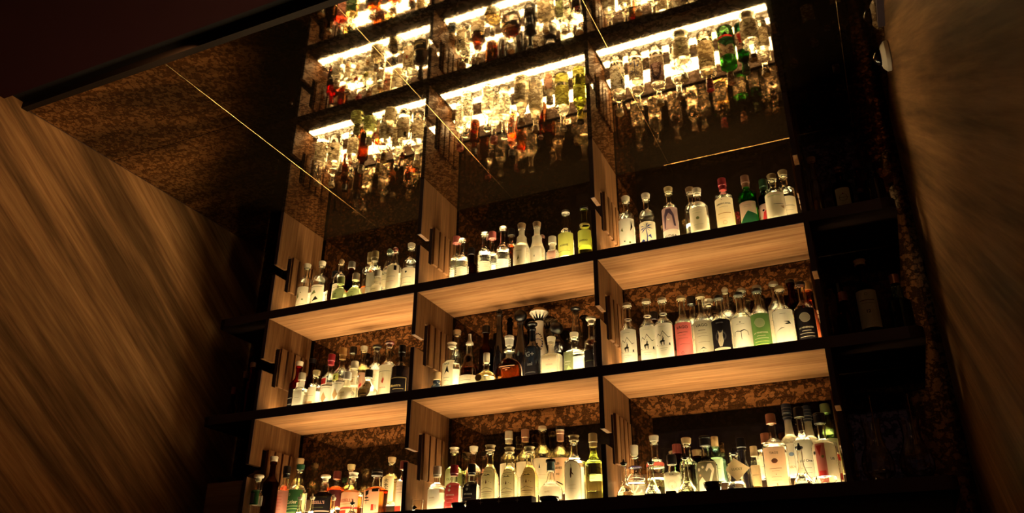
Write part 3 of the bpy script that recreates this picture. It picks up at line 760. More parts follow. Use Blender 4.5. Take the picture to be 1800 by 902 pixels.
# ------------------------------------------------------------------ the bottles on the lit shelves
WHERE = {'LA': 'left bay counter', 'MA': 'centre bay counter', 'NA': 'right bay counter', 'LB': 'left bay middle shelf', 'MB': 'centre bay middle shelf', 'NB': 'right bay middle shelf',
         'LC': 'left bay top shelf', 'MC': 'centre bay top shelf', 'NC': 'right bay top shelf'}
GROUP = {'L': 'bottles in the left bay', 'M': 'bottles in the centre bay', 'N': 'bottles in the right bay'}
BOTTLES = [
 ('LC', 0.077, 0.212, 1.2393, 0.389, 0.0437, 'std', 'cork', 'cream', 'clear', 'clear', 0.45, ('cream', 0.05, 0.42, 0.9, [('p', [(-0.5, 0.3), (-0.1, 0.5), (-0.3, 0.8)], 'olive'), ('d', 0.4, 0.35, 0.006, 'olive'), ('d', 0.1, 0.7, 0.004, 'olive'), ('l', -0.6, 0.6, 0.12, 0.0015, 'olive')]), '', 'leaf-patterned label bottle with pale stopper, nearest the left divider'),
 ('LC', 0.168, 0.245, 1.2393, 0.404, 0.0491, 'std', 'cork', 'cream', 'clear', 'clear', 0.45, ('cream', 0.04, 0.42, 0.9, [('p', [(-0.6, 0.5), (0.2, 0.6), (0, 0.75)], 'olive'), ('p', [(-0.2, 0.2), (0.5, 0.3), (0.2, 0.45)], 'ink'), ('d', -0.4, 0.2, 0.006, 'olive'), ('l', -0.8, 0.8, 0.9, 0.003, 'olive')]), '', 'pale-stoppered bottle with dark leaf print, second from left divider'),
 ('LC', 0.188, 0.366, 1.3230, 0.295, 0.0315, 'std', 'screw', 'ink', 'brown', 'amber', 0.3, None, '', 'small dark bottle standing just right of the two leaf-label bottles'),
 ('LC', 0.325, 0.241, 1.2393, 0.389, 0.0431, 'dome', 'ball', 'cork', 'clear', 'clear', 0.45, ('cream', 0.04, 0.4, 0.9, [('l', -0.6, 0.6, 0.8, 0.0015, 'ink'), ('l', -0.4, 0.4, 0.6, 0.0015, 'ink'), ('l', -0.6, 0.6, 0.3, 0.0015, 'ink')]), '', 'round-shouldered bottle with a small cork ball above pale label'),
 ('LC', 0.468, 0.065, 1.2393, 0.167, 0.0444, 'bell', 'screw', 'lime', 'lime', 'clear', 0.6, ('palegreen', 0.08, 0.55, 0.8, [('l', -0.6, 0.6, 0.8, 0.0015, 'olive'), ('d', 0, 0.4, 0.004, 'olive')]), '', 'short pale green bottle with green neck at the shelf front'),
 ('LC', 0.409, 0.237, 1.2393, 0.353, 0.0356, 'std', 'screw', 'silver', 'brown', 'amber', 0.4, None, '', 'thin dark-necked bottle with a silver cap'),
 ('LC', 0.516, 0.147, 1.2393, 0.216, 0.0467, 'bell', 'screw', 'cream', 'lime', 'clear', 0.6, ('palegreen', 0.08, 0.55, 0.85, [('l', -0.6, 0.6, 0.75, 0.0015, 'olive'), ('l', -0.4, 0.3, 0.6, 0.0015, 'olive'), ('d', 0.2, 0.35, 0.004, 'olive')]), '', 'short pale bottle with green-tinted label and wide cream top'),
 ('LC', 0.543, 0.244, 1.2393, 0.395, 0.0497, 'dome', 'capsule', 'gold', 'clear', 'amber', 0.38, ('cream', 0.04, 0.36, 0.8, [('b', -0.8, 0.4, -0.3, 0.8, 'red')]), '', 'dark-shouldered bottle with gold foil neck and red square on label'),
 ('LC', 0.619, 0.182, 1.2393, 0.363, 0.0434, 'std', 'capsule', 'gold', 'clear', 'clear', 0.5, ('white', 0.03, 0.42, 0.9, [('l', -0.6, 0.6, 0.3, 0.0015, 'ink')]), '', 'slim bottle with gold foil neck and plain white label'),
 ('LC', 0.689, 0.126, 1.2393, 0.196, 0.0409, 'bell', 'screw', 'cream', 'frost', 'clear', 0.5, ('white', 0.05, 0.5, 0.9, [('l', -0.3, 0.3, 0.6, 0.0015, 'ink')]), '', 'short frosted bell-shaped bottle in front of the gold foil necks'),
 ('LC', 0.677, 0.252, 1.2393, 0.401, 0.0422, 'cyl_long', 'ball', 'green', 'clear', 'clear', 0.5, ('cream', 0.03, 0.45, 0.9, [('t', 'ALTA', 0, 0.85, 0.013, 'ink'), ('l', -0.6, 0.6, 0.6, 0.0015, 'ink'), ('l', -0.6, 0.6, 0.2, 0.0015, 'ink')]), '', 'clear bottle with a dark green ball stopper'),
 ('LC', 0.765, 0.182, 1.2393, 0.363, 0.0447, 'cyl_long', 'ball', 'red', 'clear', 'clear', 0.5, ('cream', 0.03, 0.48, 0.9, [('b', 0.4, 0.75, 0.7, 0.95, 'ink'), ('l', -0.6, 0.6, 0.5, 0.0015, 'ink'), ('l', -0.5, 0.5, 0.3, 0.0015, 'red')]), '', 'clear bottle with a red ball stopper'),
 ('LC', 0.837, 0.247, 1.2393, 0.402, 0.0468, 'dome', 'cork', 'cream', 'clear', 'clear', 0.5, ('cream', 0.03, 0.42, 0.9, [('d', 0, 0.8, 0.007, 'ink'), ('l', -0.6, 0.6, 0.55, 0.0015, 'ink'), ('l', -0.6, 0.6, 0.3, 0.0015, 'ink'), ('t', 'BLANCO', 0, 0.15, 0.008, 'ink')]), '', 'clear bottle with tall pale cork, nearest the centre divider'),
 ('MC', 1.159, 0.234, 1.2393, 0.379, 0.0404, 'ribbed', 'screw', 'pink', 'clear', 'clear', 0.6, None, '', 'pink-capped ribbed clear bottle, partly behind its leftmost twin'),
 ('MC', 1.228, 0.180, 1.2393, 0.328, 0.0414, 'ribbed', 'crown', 'clearcap', 'clear', 'clear', 0.6, None, '', 'ribbed clear bottle with a glass cap, nearest the left divider'),
 ('MC', 1.193, 0.366, 1.3230, 0.268, 0.0310, 'std', 'screw', 'ink', 'brown', 'amber', 0.3, None, '', 'small dark brown bottle at the back'),
 ('MC', 1.382, 0.168, 1.2393, 0.332, 0.0408, 'ribbed', 'crown', 'clearcap', 'clear', 'clear', 0.6, None, '', "ribbed clear bottle with a glass cap, in the shelf's second pair"),
 ('MC', 1.388, 0.254, 1.2393, 0.372, 0.0399, 'ribbed', 'screw', 'pink', 'clear', 'clear', 0.6, None, '', 'ribbed clear bottle with a pink cap, behind the second pair'),
 ('MC', 1.473, 0.223, 1.2393, 0.378, 0.0427, 'ribbed', 'crown', 'clearcap', 'clear', 'clear', 0.6, None, '', 'taller ribbed clear bottle with a glass cap'),
 ('MC', 1.461, 0.366, 1.3230, 0.346, 0.0356, 'std', 'screw', 'ink', 'clear', 'amber', 0.55, None, '', 'dark bottle with a black cap half filled with liquid'),
 ('MC', 1.613, 0.173, 1.2393, 0.340, 0.0481, 'cone_sh', 'cork', 'darkcork', 'frost', 'clear', 0.6, ('white', 0.05, 0.42, 0.7, [('p', [(-0.2, 0.2), (0.1, 0.3), (0, 0.5)], 'olive'), ('l', -0.4, 0.4, 0.7, 0.0015, 'ink')]), '', 'angular frosted bottle with a cork, left one of the pair'),
 ('MC', 1.676, 0.249, 1.2393, 0.373, 0.0455, 'cone_sh', 'cork', 'darkcork', 'frost', 'clear', 0.6, ('white', 0.05, 0.42, 0.7, [('t', 'II', 0, 0.5, 0.012, 'ink'), ('l', -0.4, 0.4, 0.2, 0.0015, 'ink')]), '', 'angular frosted bottle with a cork, right one of the pair'),
 ('MC', 1.660, 0.366, 1.3230, 0.267, 0.0399, 'std', 'ball', 'brown', 'brown', 'amber', 0.35, None, '', 'dark brown bottle with a round brown stopper'),
 ('MC', 1.791, 0.196, 1.2393, 0.232, 0.0347, 'sq', 'screw', 'cream', 'frost', 'clear', 0.6, ('pink', 0.1, 0.62, 0.8, [('l', -0.6, 0.6, 0.6, 0.0015, 'ink'), ('l', -0.6, 0.6, 0.4, 0.0015, 'ink')]), '', 'pale pink-label bottle half hidden behind the yellow-label bottle'),
 ('MC', 1.855, 0.248, 1.2393, 0.413, 0.0465, 'tall', 'crown', 'silver', 'clear', 'clear', 0.45, ('yellow', 0.26, 0.46, 0.95, [('t', 'AGAVE', 0, 0.45, 0.013, 'ink'), ('l', -0.6, 0.6, 0.2, 0.0015, 'ink')]), 'lab2', 'tall clear bottle with bright yellow label in two bands'),
 ('MC', 1.972, 0.232, 1.2393, 0.405, 0.0395, 'tall', 'crown', 'ink', 'olive', 'lime', 0.5, ('yellow', 0.36, 0.45, 0.95, [('t', 'DIVINO', 0, 0.3, 0.012, 'ink')]), 'lab3', 'tall dark olive bottle with yellow lettering and pale neck band'),
 ('NC', 2.216, 0.232, 1.2393, 0.410, 0.0449, 'std', 'cork', 'cream', 'clear', 'clear', 0.45, ('white', 0.03, 0.47, 0.9, [('p', [(0.5, 0.55), (0.6, 0.9), (0.75, 0.7)], 'ink'), ('p', [(-0.5, 0.6), (-0.2, 0.55), (-0.3, 0.7)], 'olive'), ('d', -0.1, 0.2, 0.004, 'ink'), ('d', 0.4, 0.15, 0.006, 'olive')]), '', 'pale-corked bottle with marked white label, nearest the left divider'),
 ('NC', 2.330, 0.232, 1.2393, 0.402, 0.0445, 'dome', 'cork', 'cream', 'clear', 'clear', 0.42, ('cream', 0.03, 0.4, 0.95, [('p', [(0, 0.7), (-0.33, 0.822), (-0.6, 0.82), (-0.27, 0.772)], 'blue'), ('p', [(0, 0.7), (-0.38, 0.72), (-0.7, 0.65), (-0.32, 0.67)], 'blue'), ('p', [(0, 0.7), (-0.28, 0.63), (-0.5, 0.5), (-0.22, 0.58)], 'blue'), ('p', [(0, 0.7), (-0.155, 0.882), (-0.25, 0.92), (-0.095, 0.832)], 'blue'), ('p', [(0, 0.7), (0.07, 0.882), (0.2, 0.92), (0.13, 0.832)], 'blue'), ('p', [(0, 0.7), (0.245, 0.834), (0.55, 0.84), (0.305, 0.784)], 'blue'), ('p', [(0, 0.7), (0.295, 0.726), (0.65, 0.66), (0.355, 0.676)], 'blue'), ('p', [(0, 0.7), (0.195, 0.63), (0.45, 0.5), (0.255, 0.58)], 'blue'), ('p', [(-0.03, 0.7), (0.03, 0.7), (0.14, 0.35), (0.1, 0.05), (0, 0.05), (0.06, 0.35)], 'blue'), ('p', [(0.1, 0.3), (0.4, 0.42), (0.5, 0.2), (0.3, 0.3)], 'blue'), ('p', [(-0.6, 0.15), (-0.3, 0.22), (-0.1, 0.12), (-0.35, 0.1)], 'blue'), ('p', [(0.25, 0.12), (0.6, 0.16), (0.55, 0.08)], 'blue'), ('b', -1, 0, -0.75, 0.6, 'pink')]), '', 'domed clear bottle with blue palm-like print on cream label'),
 ('NC', 2.457, 0.232, 1.2393, 0.412, 0.0440, 'dome', 'cork', 'gold', 'clear', 'clear', 0.42, ('mauve', 0.03, 0.5, 0.9, [('p', [(-0.55, 0.35), (-0.5, 0.75), (-0.25, 0.95), (0.2, 0.95), (0.5, 0.75), (0.65, 0.4), (0.45, 0.4), (0.3, 0.72), (0, 0.82), (-0.25, 0.7), (-0.4, 0.35)], 'purple'), ('d', -0.05, 0.62, 0.007, 'white'), ('d', 0, 0.65, 0.006, 'mauve'), ('b', -1, 0, 1, 0.3, 'white'), ('t', 'AUTHEA', 0, 0.1, 0.014, 'ink')]), '', 'domed clear bottle with purple arch picture and moon label'),
 ('NC', 2.570, 0.247, 1.2393, 0.391, 0.0392, 'dome', 'cork', 'darkcork', 'clear', 'clear', 0.42, None, '', 'clear round-shouldered bottle hidden behind the round-seal bottle'),
 ('NC', 2.620, 0.167, 1.2393, 0.332, 0.0501, 'dome', 'cork', 'cream', 'clear', 'clear', 0.42, ('cream', 0.03, 0.46, 0.75, [('d', 0, 0.52, 0.0085, 'olive'), ('l', -0.5, 0.5, 0.85, 0.0008, 'olive'), ('l', -0.5, 0.5, 0.25, 0.0008, 'olive'), ('l', -0.4, 0.4, 0.75, 0.0008, 'olive')]), '', 'wide domed bottle with one round olive seal on cream label'),
 ('NC', 2.745, 0.232, 1.2393, 0.399, 0.0488, 'std', 'capsule', 'redfoil', 'clear', 'gold', 0.45, ('cream', 0.03, 0.5, 0.85, [('t', 'AMERICANA', 0, 0.8, 0.011, 'ink'), ('d', -0.1, 0.93, 0.002, 'ink'), ('l', -0.4, 0.4, 0.7, 0.001, 'ink'), ('l', -0.6, 0.6, 0.5, 0.004, 'tan'), ('l', -0.5, 0.5, 0.35, 0.001, 'tan'), ('o', 0, 0.2, 0.01, 0.0015, 'tan')]), '', 'bottle with red foil capsule and arched black title on cream label'),
 ('NC', 2.863, 0.232, 1.2393, 0.387, 0.0468, 'std', 'capsule', 'pinkfoil', 'green', 'green', 0.5, ('pink', 0.03, 0.42, 0.75, [('p', [(-1, 0.2), (-0.6, 0.35), (0, 0.6), (0.4, 0.52), (1, 0.45), (1, 0.1), (-1, 0.1)], 'darkgreen'), ('l', -0.4, 0.4, 0.85, 0.0008, 'ink'), ('l', -0.4, 0.4, 0.78, 0.0008, 'ink'), ('b', -1, 0, 1, 0.1, 'red')]), '', 'green glass bottle with a mountain picture label'),
 ('NC', 2.950, 0.238, 1.2393, 0.345, 0.0348, 'std', 'capsule', 'darkgreen', 'darkgreen', 'green', 0.5, ('pink', 0.03, 0.42, 0.9, [('p', [(-0.6, 0.1), (-0.3, 0.6), (0, 0.7), (-0.1, 0.1)], 'red'), ('d', -0.3, 0.7, 0.006, 'ink'), ('d', 0.1, 0.72, 0.005, 'yellow')]), '', 'dark green bottle with red figure on label, behind the pale pair'),
 ('NC', 3.002, 0.162, 1.2393, 0.321, 0.0469, 'std', 'cork', 'gold', 'clear', 'clear', 0.45, ('cream', 0.03, 0.47, 0.95, [('l', -0.5, 0.5, 0.86, 0.004, 'palegreen'), ('l', -0.1, 0.7, 0.5, 0.002, 'ink'), ('p', [(0.4, 0.4), (0.8, 0.45), (0.7, 0.3)], 'tan')]), '', 'pale label bottle with gold cork, in front of its right neighbour'),
 ('NC', 3.052, 0.246, 1.2393, 0.379, 0.0433, 'std', 'cork', 'gold', 'clear', 'clear', 0.45, ('cream', 0.03, 0.42, 0.95, [('l', -0.7, 0.7, 0.6, 0.002, 'ink'), ('l', -0.5, 0.5, 0.4, 0.001, 'ink')]), '', 'pale label bottle with gold cork, nearest the right divider'),
 ('LB', 0.078, 0.249, 0.6213, 0.357, 0.0453, 'std', 'cork', 'cream', 'redglass', 'red', 0.6, ('black', 0.15, 0.5, 0.95, [('l', -0.6, 0.6, 0.5, 0.002, 'white'), ('l', -0.5, 0.5, 0.2, 0.001, 'white')]), '', 'dark red bottle with black label, nearest the left divider'),
 ('LB', 0.173, 0.172, 0.6213, 0.250, 0.0440, 'sq', 'screw', 'cream', 'clear', 'clear', 0.6, ('white', 0.03, 0.78, 0.8, [('l', -0.6, 0.6, 0.7, 0.0015, 'ink'), ('l', -0.5, 0.5, 0.4, 0.0015, 'ink')]), '', 'square clear flask with wide white front label'),
 ('LB', 0.082, 0.366, 0.7050, 0.326, 0.0356, 'std', 'cork', 'ink', 'brown', 'amber', 0.4, None, '', 'small dark bottle with a black stopper at the back left'),
 ('LB', 0.230, 0.231, 0.6213, 0.276, 0.0392, 'cyl', 'cork', 'gold', 'clear', 'clear', 0.6, ('cream', 0.05, 0.6, 0.6, [('l', -0.6, 0.6, 0.6, 0.0015, 'ink'), ('b', -0.5, 0.1, 0.5, 0.35, 'tan')]), '', 'clear cylinder bottle with a gold cork and tan square label'),
 ('LB', 0.318, 0.248, 0.6213, 0.373, 0.0461, 'std', 'capsule', 'redfoil', 'clear', 'clear', 0.5, ('white', 0.03, 0.44, 0.95, [('p', [(-0.3, 0.4), (0, 0.7), (0.3, 0.4), (0, 0.15)], 'tan'), ('l', -0.6, 0.6, 0.9, 0.0015, 'ink')]), 'nk_red', 'clear bottle with red capsule and small red label on shoulder'),
 ('LB', 0.414, 0.228, 0.6213, 0.392, 0.0456, 'std', 'capsule', 'orange', 'clear', 'clear', 0.5, ('white', 0.03, 0.44, 0.95, [('p', [(-0.3, 0.4), (0, 0.7), (0.3, 0.4), (0, 0.15)], 'tan'), ('l', -0.6, 0.6, 0.9, 0.0015, 'ink')]), 'nk_yellow', 'clear bottle with orange capsule and small yellow label on shoulder'),
 ('LB', 0.509, 0.165, 0.6213, 0.211, 0.0494, 'bell', 'screw', 'frost', 'frost', 'clear', 0.6, ('white', 0.04, 0.55, 0.9, [('t', 'CASA', 0, 0.6, 0.012, 'tan'), ('l', -0.4, 0.4, 0.4, 0.001, 'tan')]), '', 'squat frosted bottle with plain white label in front of orange capsule'),
 ('LB', 0.387, 0.366, 0.7050, 0.364, 0.0348, 'std', 'screw', 'ink', 'clear', 'clear', 0.5, ('cream', 0.05, 0.5, 0.8, [('l', -0.6, 0.6, 0.5, 0.0015, 'ink')]), '', 'clear bottle with a small black cap at the back'),
 ('LB', 0.492, 0.249, 0.6213, 0.304, 0.0302, 'tube', 'screw', 'cream', 'clear', 'clear', 0.7, ('cream', 0.5, 0.8, 0.9, [('l', -0.6, 0.6, 0.5, 0.0015, 'ink'), ('b', -0.4, 0.2, 0.4, 0.4, 'tan')]), '', 'slim clear tube bottle with wide pale top'),
 ('LB', 0.468, 0.366, 0.7050, 0.356, 0.0416, 'std', 'cork', 'cream', 'clear', 'gold', 0.55, ('pink', 0.05, 0.5, 0.85, [('t', 'SALT', 0, 0.85, 0.01, 'ink'), ('p', [(-0.5, 0.2), (0.5, 0.5), (0.5, 0.6), (-0.5, 0.3)], 'red')]), '', 'back-row bottle with white cork and pink label'),
 ('LB', 0.561, 0.366, 0.7050, 0.352, 0.0464, 'std', 'tee', 'ink', 'clear', 'clear', 0.5, ('cream', 0.03, 0.52, 0.95, [('l', -0.5, 0.5, 0.8, 0.001, 'ink'), ('l', -0.5, 0.5, 0.6, 0.001, 'ink')]), '', 'back-row pale bottle with shiny black stopper, cream label'),
 ('LB', 0.661, 0.158, 0.6213, 0.204, 0.0551, 'bell', 'screw', 'ink', 'clear', 'clear', 0.7, ('oval_brown', 0.05, 0.66, 0.75, [('d', 0, 0.72, 0.011, 'gold'), ('d', 0, 0.72, 0.008, 'brown'), ('b', -0.5, 0.3, 0.5, 0.5, 'gold'), ('l', -0.4, 0.4, 0.2, 0.003, 'gold')]), '', 'squat round bottle with brown oval label and round black cap'),
 ('LB', 0.732, 0.243, 0.6213, 0.398, 0.0512, 'std', 'tee', 'darkred', 'clear', 'clear', 0.5, ('cream', 0.03, 0.6, 0.95, [('p', [(-0.1, 0.48), (0.05, 0.62), (0.15, 0.55), (0.05, 0.42)], 'red'), ('o', 0, 0.53, 0.009, 0.0008, 'tan'), ('l', -0.7, 0.7, 0.8, 0.002, 'ink'), ('t', 'OAXACA', 0, 0.3, 0.008, 'red')]), '', 'tall cream-label bottle with a red emblem and dark stopper'),
 ('LB', 0.840, 0.214, 0.6213, 0.346, 0.0553, 'std', 'capsule', 'ink', 'black', 'dark', 0.5, ('black', 0.12, 0.42, 0.95, [('b', -0.9, 0.05, 0.9, 0.09, 'gold'), ('b', -0.9, 0.91, 0.9, 0.95, 'gold'), ('b', -0.9, 0.05, -0.84, 0.95, 'gold'), ('b', 0.84, 0.05, 0.9, 0.95, 'gold'), ('t', 'Maestra', 0, 0.5, 0.017, 'gold'), ('l', -0.2, 0.7, 0.3, 0.002, 'gold')]), '', 'black glass bottle with gold script in a framed black label'),
 ('MB', 1.104, 0.167, 0.6213, 0.138, 0.0313, 'bell', 'screw', 'cork', 'clear', 'clear', 0.6, ('blue', 0.1, 0.65, 0.9, [('d', 0, 0.6, 0.008, 'grey')]), '', 'miniature bottle with blue label in the left corner'),
 ('MB', 1.151, 0.241, 0.6213, 0.326, 0.0526, 'std', 'cork_wide', 'cream', 'clear', 'clear', 0.6, ('cream', 0.12, 0.66, 0.5, [('t', 'RAIS', 0, 0.85, 0.012, 'ink'), ('p', [(-0.4, 0.5), (0.1, 0.8), (0.4, 0.55), (0, 0.6)], 'ink'), ('l', -0.5, 0.5, 0.4, 0.0015, 'ink'), ('l', -0.4, 0.4, 0.3, 0.0015, 'ink'), ('l', -0.5, 0.5, 0.15, 0.0015, 'ink')]), '', 'clear bottle with tall narrow printed strip down its front'),
 ('MB', 1.113, 0.366, 0.7050, 0.366, 0.0396, 'std', 'cork', 'cork', 'clear', 'clear', 0.4, None, '', 'clear bottle with cork, behind the strip-printed bottle'),
 ('MB', 1.268, 0.232, 0.6213, 0.359, 0.0536, 'cone_sh', 'spout', 'cream', 'clear', 'darkamber', 0.62, ('cream', 0.03, 0.3, 0.95, [('l', -0.5, 0.5, 0.7, 0.001, 'ink')]), '', 'dark liquid decanter bottle with pale thin pouring spout'),
 ('MB', 1.304, 0.366, 0.7050, 0.365, 0.0390, 'std', 'screw', 'ink', 'brown', 'amber', 0.5, None, '', 'back-row bottle with plain black cap between spout and tall bottle'),
 ('MB', 1.407, 0.168, 0.6213, 0.208, 0.0566, 'bell', 'cork_tall', 'cream', 'clear', 'gold', 0.45, ('white', 0.02, 0.32, 0.95, [('l', -0.6, 0.6, 0.5, 0.0015, 'ink')]), 'medal', 'squat round bottle with long white neck strip and embossed medallion'),
 ('MB', 1.389, 0.366, 0.7050, 0.455, 0.0389, 'slender', 'ball', 'ink', 'black', 'dark', 0.5, None, '', 'tall slender black bottle touching the shelf above with small knob'),
 ('MB', 1.506, 0.246, 0.6213, 0.317, 0.0758, 'decanter', 'glass_stop', 'amberclear', 'clear', 'darkamber', 0.55, ('none', 0.22, 0.5, 0.9, [('l', -0.75, 0.75, 0.75, 0.004, 'cream'), ('l', -0.35, 0.35, 0.62, 0.003, 'cream'), ('l', -0.1, 0.1, 0.5, 0.003, 'cream')]), '', 'wide amber decanter with glass stopper and pale printed lines'),
 ('MB', 1.521, 0.366, 0.7050, 0.430, 0.0480, 'slender', 'bigball', 'ink', 'black', 'dark', 0.5, None, '', 'tall black bottle with a large shiny black ball stopper'),
 ('MB', 1.651, 0.232, 0.6213, 0.372, 0.0428, 'std', 'tee', 'ink', 'darkblue', 'dark', 0.5, ('black', 0.05, 0.6, 0.85, [('t', 'G+', 0, 0.75, 0.03, 'grey'), ('t', 'sol', 0, 0.45, 0.02, 'grey'), ('l', -0.6, 0.6, 0.2, 0.0015, 'grey')]), '', 'dark blue bottle with black label and large grey letters'),
 ('MB', 1.635, 0.366, 0.7050, 0.425, 0.0523, 'ceramic', 'dome_stop', 'cream', 'ceramic', 'dark', 0.5, None, '', 'tall painted ceramic bottle with fluted mushroom-shaped stopper'),
 ('MB', 1.765, 0.217, 0.6213, 0.265, 0.0555, 'sq', 'cork', 'cream', 'frost', 'clear', 0.6, ('cream', 0.05, 0.62, 0.85, [('t', 'SIERRA', 0, 0.55, 0.01, 'pinkink'), ('l', -0.3, 0.3, 0.4, 0.001, 'pinkink'), ('l', -0.3, 0.3, 0.25, 0.001, 'pinkink'), ('d', 0, 0.75, 0.003, 'pinkink')]), '', 'square frosted flask with faint pink lettering'),
 ('MB', 1.739, 0.366, 0.7050, 0.324, 0.0469, 'globe', 'bigball', 'black', 'black', 'dark', 0.5, None, 'band', 'black globe-topped bottle with a red-gold band, behind square flasks'),
 ('MB', 1.855, 0.366, 0.7050, 0.394, 0.0466, 'carafe', 'tee', 'ink', 'clear', 'clear', 0.35, None, '', 'tall clear carafe-shaped bottle with black and cream stopper'),
 ('MB', 1.881, 0.256, 0.6213, 0.286, 0.0570, 'sq', 'cork', 'cream', 'clear', 'clear', 0.7, ('olive', 0.06, 0.62, 0.5, [('t', 'SIEMBRA', -0.2, 0.6, 0.007, 'white'), ('l', -0.8, 0.3, 0.5, 0.0015, 'white'), ('p', [(-0.8, 0.2), (0, 0.45), (0.9, 0.25), (0.9, 0.1), (-0.8, 0.1)], 'palegreen'), ('d', 0.3, 0.85, 0.002, 'white')]), 'lableft', 'square clear flask with green label on its left half'),
 ('MB', 1.988, 0.231, 0.6213, 0.351, 0.0415, 'std', 'tee', 'cream', 'clear', 'darkamber', 0.45, ('black', 0.05, 0.45, 0.9, [('l', -0.6, 0.6, 0.5, 0.0015, 'olive')]), '', 'clear-shouldered bottle with pale flared stopper and dark body'),
 ('MB', 2.042, 0.174, 0.6213, 0.252, 0.0290, 'tube', 'screw', 'ink', 'black', 'dark', 0.5, None, '', 'black tube-like bottle squeezed against the right divider'),
 ('NB', 2.188, 0.232, 0.6213, 0.398, 0.0423, 'std', 'crown', 'cream', 'clear', 'clear', 0.5, ('white', 0.03, 0.6, 0.95, [('p', [(-0.75, 0.56), (-0.42, 0.72), (-0.2, 0.64), (0.02, 0.78), (0.45, 0.6), (0.75, 0.63), (0.45, 0.58), (0.02, 0.755), (-0.2, 0.62), (-0.42, 0.695)], 'ink'), ('p', [(-0.22, 0.4), (-0.3, 0.47), (-0.18, 0.52), (-0.2, 0.47)], 'ink'), ('p', [(-0.22, 0.46), (0.12, 0.46), (0.16, 0.5), (-0.05, 0.52), (-0.2, 0.5)], 'ink'), ('p', [(-0.06, 0.51), (0, 0.6), (0.07, 0.58), (0.06, 0.5)], 'ink'), ('p', [(-0.18, 0.38), (-0.12, 0.38), (-0.1, 0.46), (-0.18, 0.46)], 'ink'), ('p', [(0.05, 0.38), (0.11, 0.37), (0.12, 0.46), (0.04, 0.46)], 'ink'), ('d', 0, 0.615, 0.0018, 'ink'), ('d', -0.62, 0.4, 0.0028, 'ink'), ('p', [(0.48, 0.37), (0.62, 0.37), (0.6, 0.44), (0.5, 0.43)], 'ink'), ('l', -0.7, 0.7, 0.36, 0.0006, 'ink'), ('l', -0.35, 0.35, 0.28, 0.001, 'ink'), ('l', -0.25, 0.25, 0.23, 0.0008, 'ink'), ('l', -0.3, 0.3, 0.9, 0.0008, 'ink')]), 'neckband', 'white-label bottle with mountain and horseman, nearest the left divider'),
 ('NB', 2.292, 0.232, 0.6213, 0.402, 0.0434, 'std', 'crown', 'cream', 'clear', 'clear', 0.5, ('white', 0.03, 0.6, 0.95, [('p', [(-0.75, 0.56), (-0.42, 0.72), (-0.2, 0.64), (0.02, 0.78), (0.45, 0.6), (0.75, 0.63), (0.45, 0.58), (0.02, 0.755), (-0.2, 0.62), (-0.42, 0.695)], 'ink'), ('p', [(-0.22, 0.4), (-0.3, 0.47), (-0.18, 0.52), (-0.2, 0.47)], 'ink'), ('p', [(-0.22, 0.46), (0.12, 0.46), (0.16, 0.5), (-0.05, 0.52), (-0.2, 0.5)], 'ink'), ('p', [(-0.06, 0.51), (0, 0.6), (0.07, 0.58), (0.06, 0.5)], 'ink'), ('p', [(-0.18, 0.38), (-0.12, 0.38), (-0.1, 0.46), (-0.18, 0.46)], 'ink'), ('p', [(0.05, 0.38), (0.11, 0.37), (0.12, 0.46), (0.04, 0.46)], 'ink'), ('d', 0, 0.615, 0.0018, 'ink'), ('d', -0.62, 0.4, 0.0028, 'ink'), ('p', [(0.48, 0.37), (0.62, 0.37), (0.6, 0.44), (0.5, 0.43)], 'ink'), ('l', -0.7, 0.7, 0.36, 0.0006, 'ink'), ('l', -0.35, 0.35, 0.28, 0.001, 'ink'), ('l', -0.25, 0.25, 0.23, 0.0008, 'ink'), ('l', -0.3, 0.3, 0.9, 0.0008, 'ink')]), 'neckband', 'white-label bottle with mountain and horseman, middle of the three'),
 ('NB', 2.386, 0.182, 0.6213, 0.375, 0.0440, 'std', 'crown', 'cream', 'clear', 'clear', 0.5, ('white', 0.03, 0.6, 0.95, [('p', [(-0.75, 0.56), (-0.42, 0.72), (-0.2, 0.64), (0.02, 0.78), (0.45, 0.6), (0.75, 0.63), (0.45, 0.58), (0.02, 0.755), (-0.2, 0.62), (-0.42, 0.695)], 'ink'), ('p', [(-0.22, 0.4), (-0.3, 0.47), (-0.18, 0.52), (-0.2, 0.47)], 'ink'), ('p', [(-0.22, 0.46), (0.12, 0.46), (0.16, 0.5), (-0.05, 0.52), (-0.2, 0.5)], 'ink'), ('p', [(-0.06, 0.51), (0, 0.6), (0.07, 0.58), (0.06, 0.5)], 'ink'), ('p', [(-0.18, 0.38), (-0.12, 0.38), (-0.1, 0.46), (-0.18, 0.46)], 'ink'), ('p', [(0.05, 0.38), (0.11, 0.37), (0.12, 0.46), (0.04, 0.46)], 'ink'), ('d', 0, 0.615, 0.0018, 'ink'), ('d', -0.62, 0.4, 0.0028, 'ink'), ('p', [(0.48, 0.37), (0.62, 0.37), (0.6, 0.44), (0.5, 0.43)], 'ink'), ('l', -0.7, 0.7, 0.36, 0.0006, 'ink'), ('l', -0.35, 0.35, 0.28, 0.001, 'ink'), ('l', -0.25, 0.25, 0.23, 0.0008, 'ink'), ('l', -0.3, 0.3, 0.9, 0.0008, 'ink')]), 'neckband', 'white-label bottle with mountain and horseman, beside the pink-label bottle'),
 ('NB', 2.291, 0.366, 0.7050, 0.294, 0.0328, 'bell', 'screw', 'ink', 'brown', 'amber', 0.5, None, '', 'small black-capped bottle behind the gap between horseman labels'),
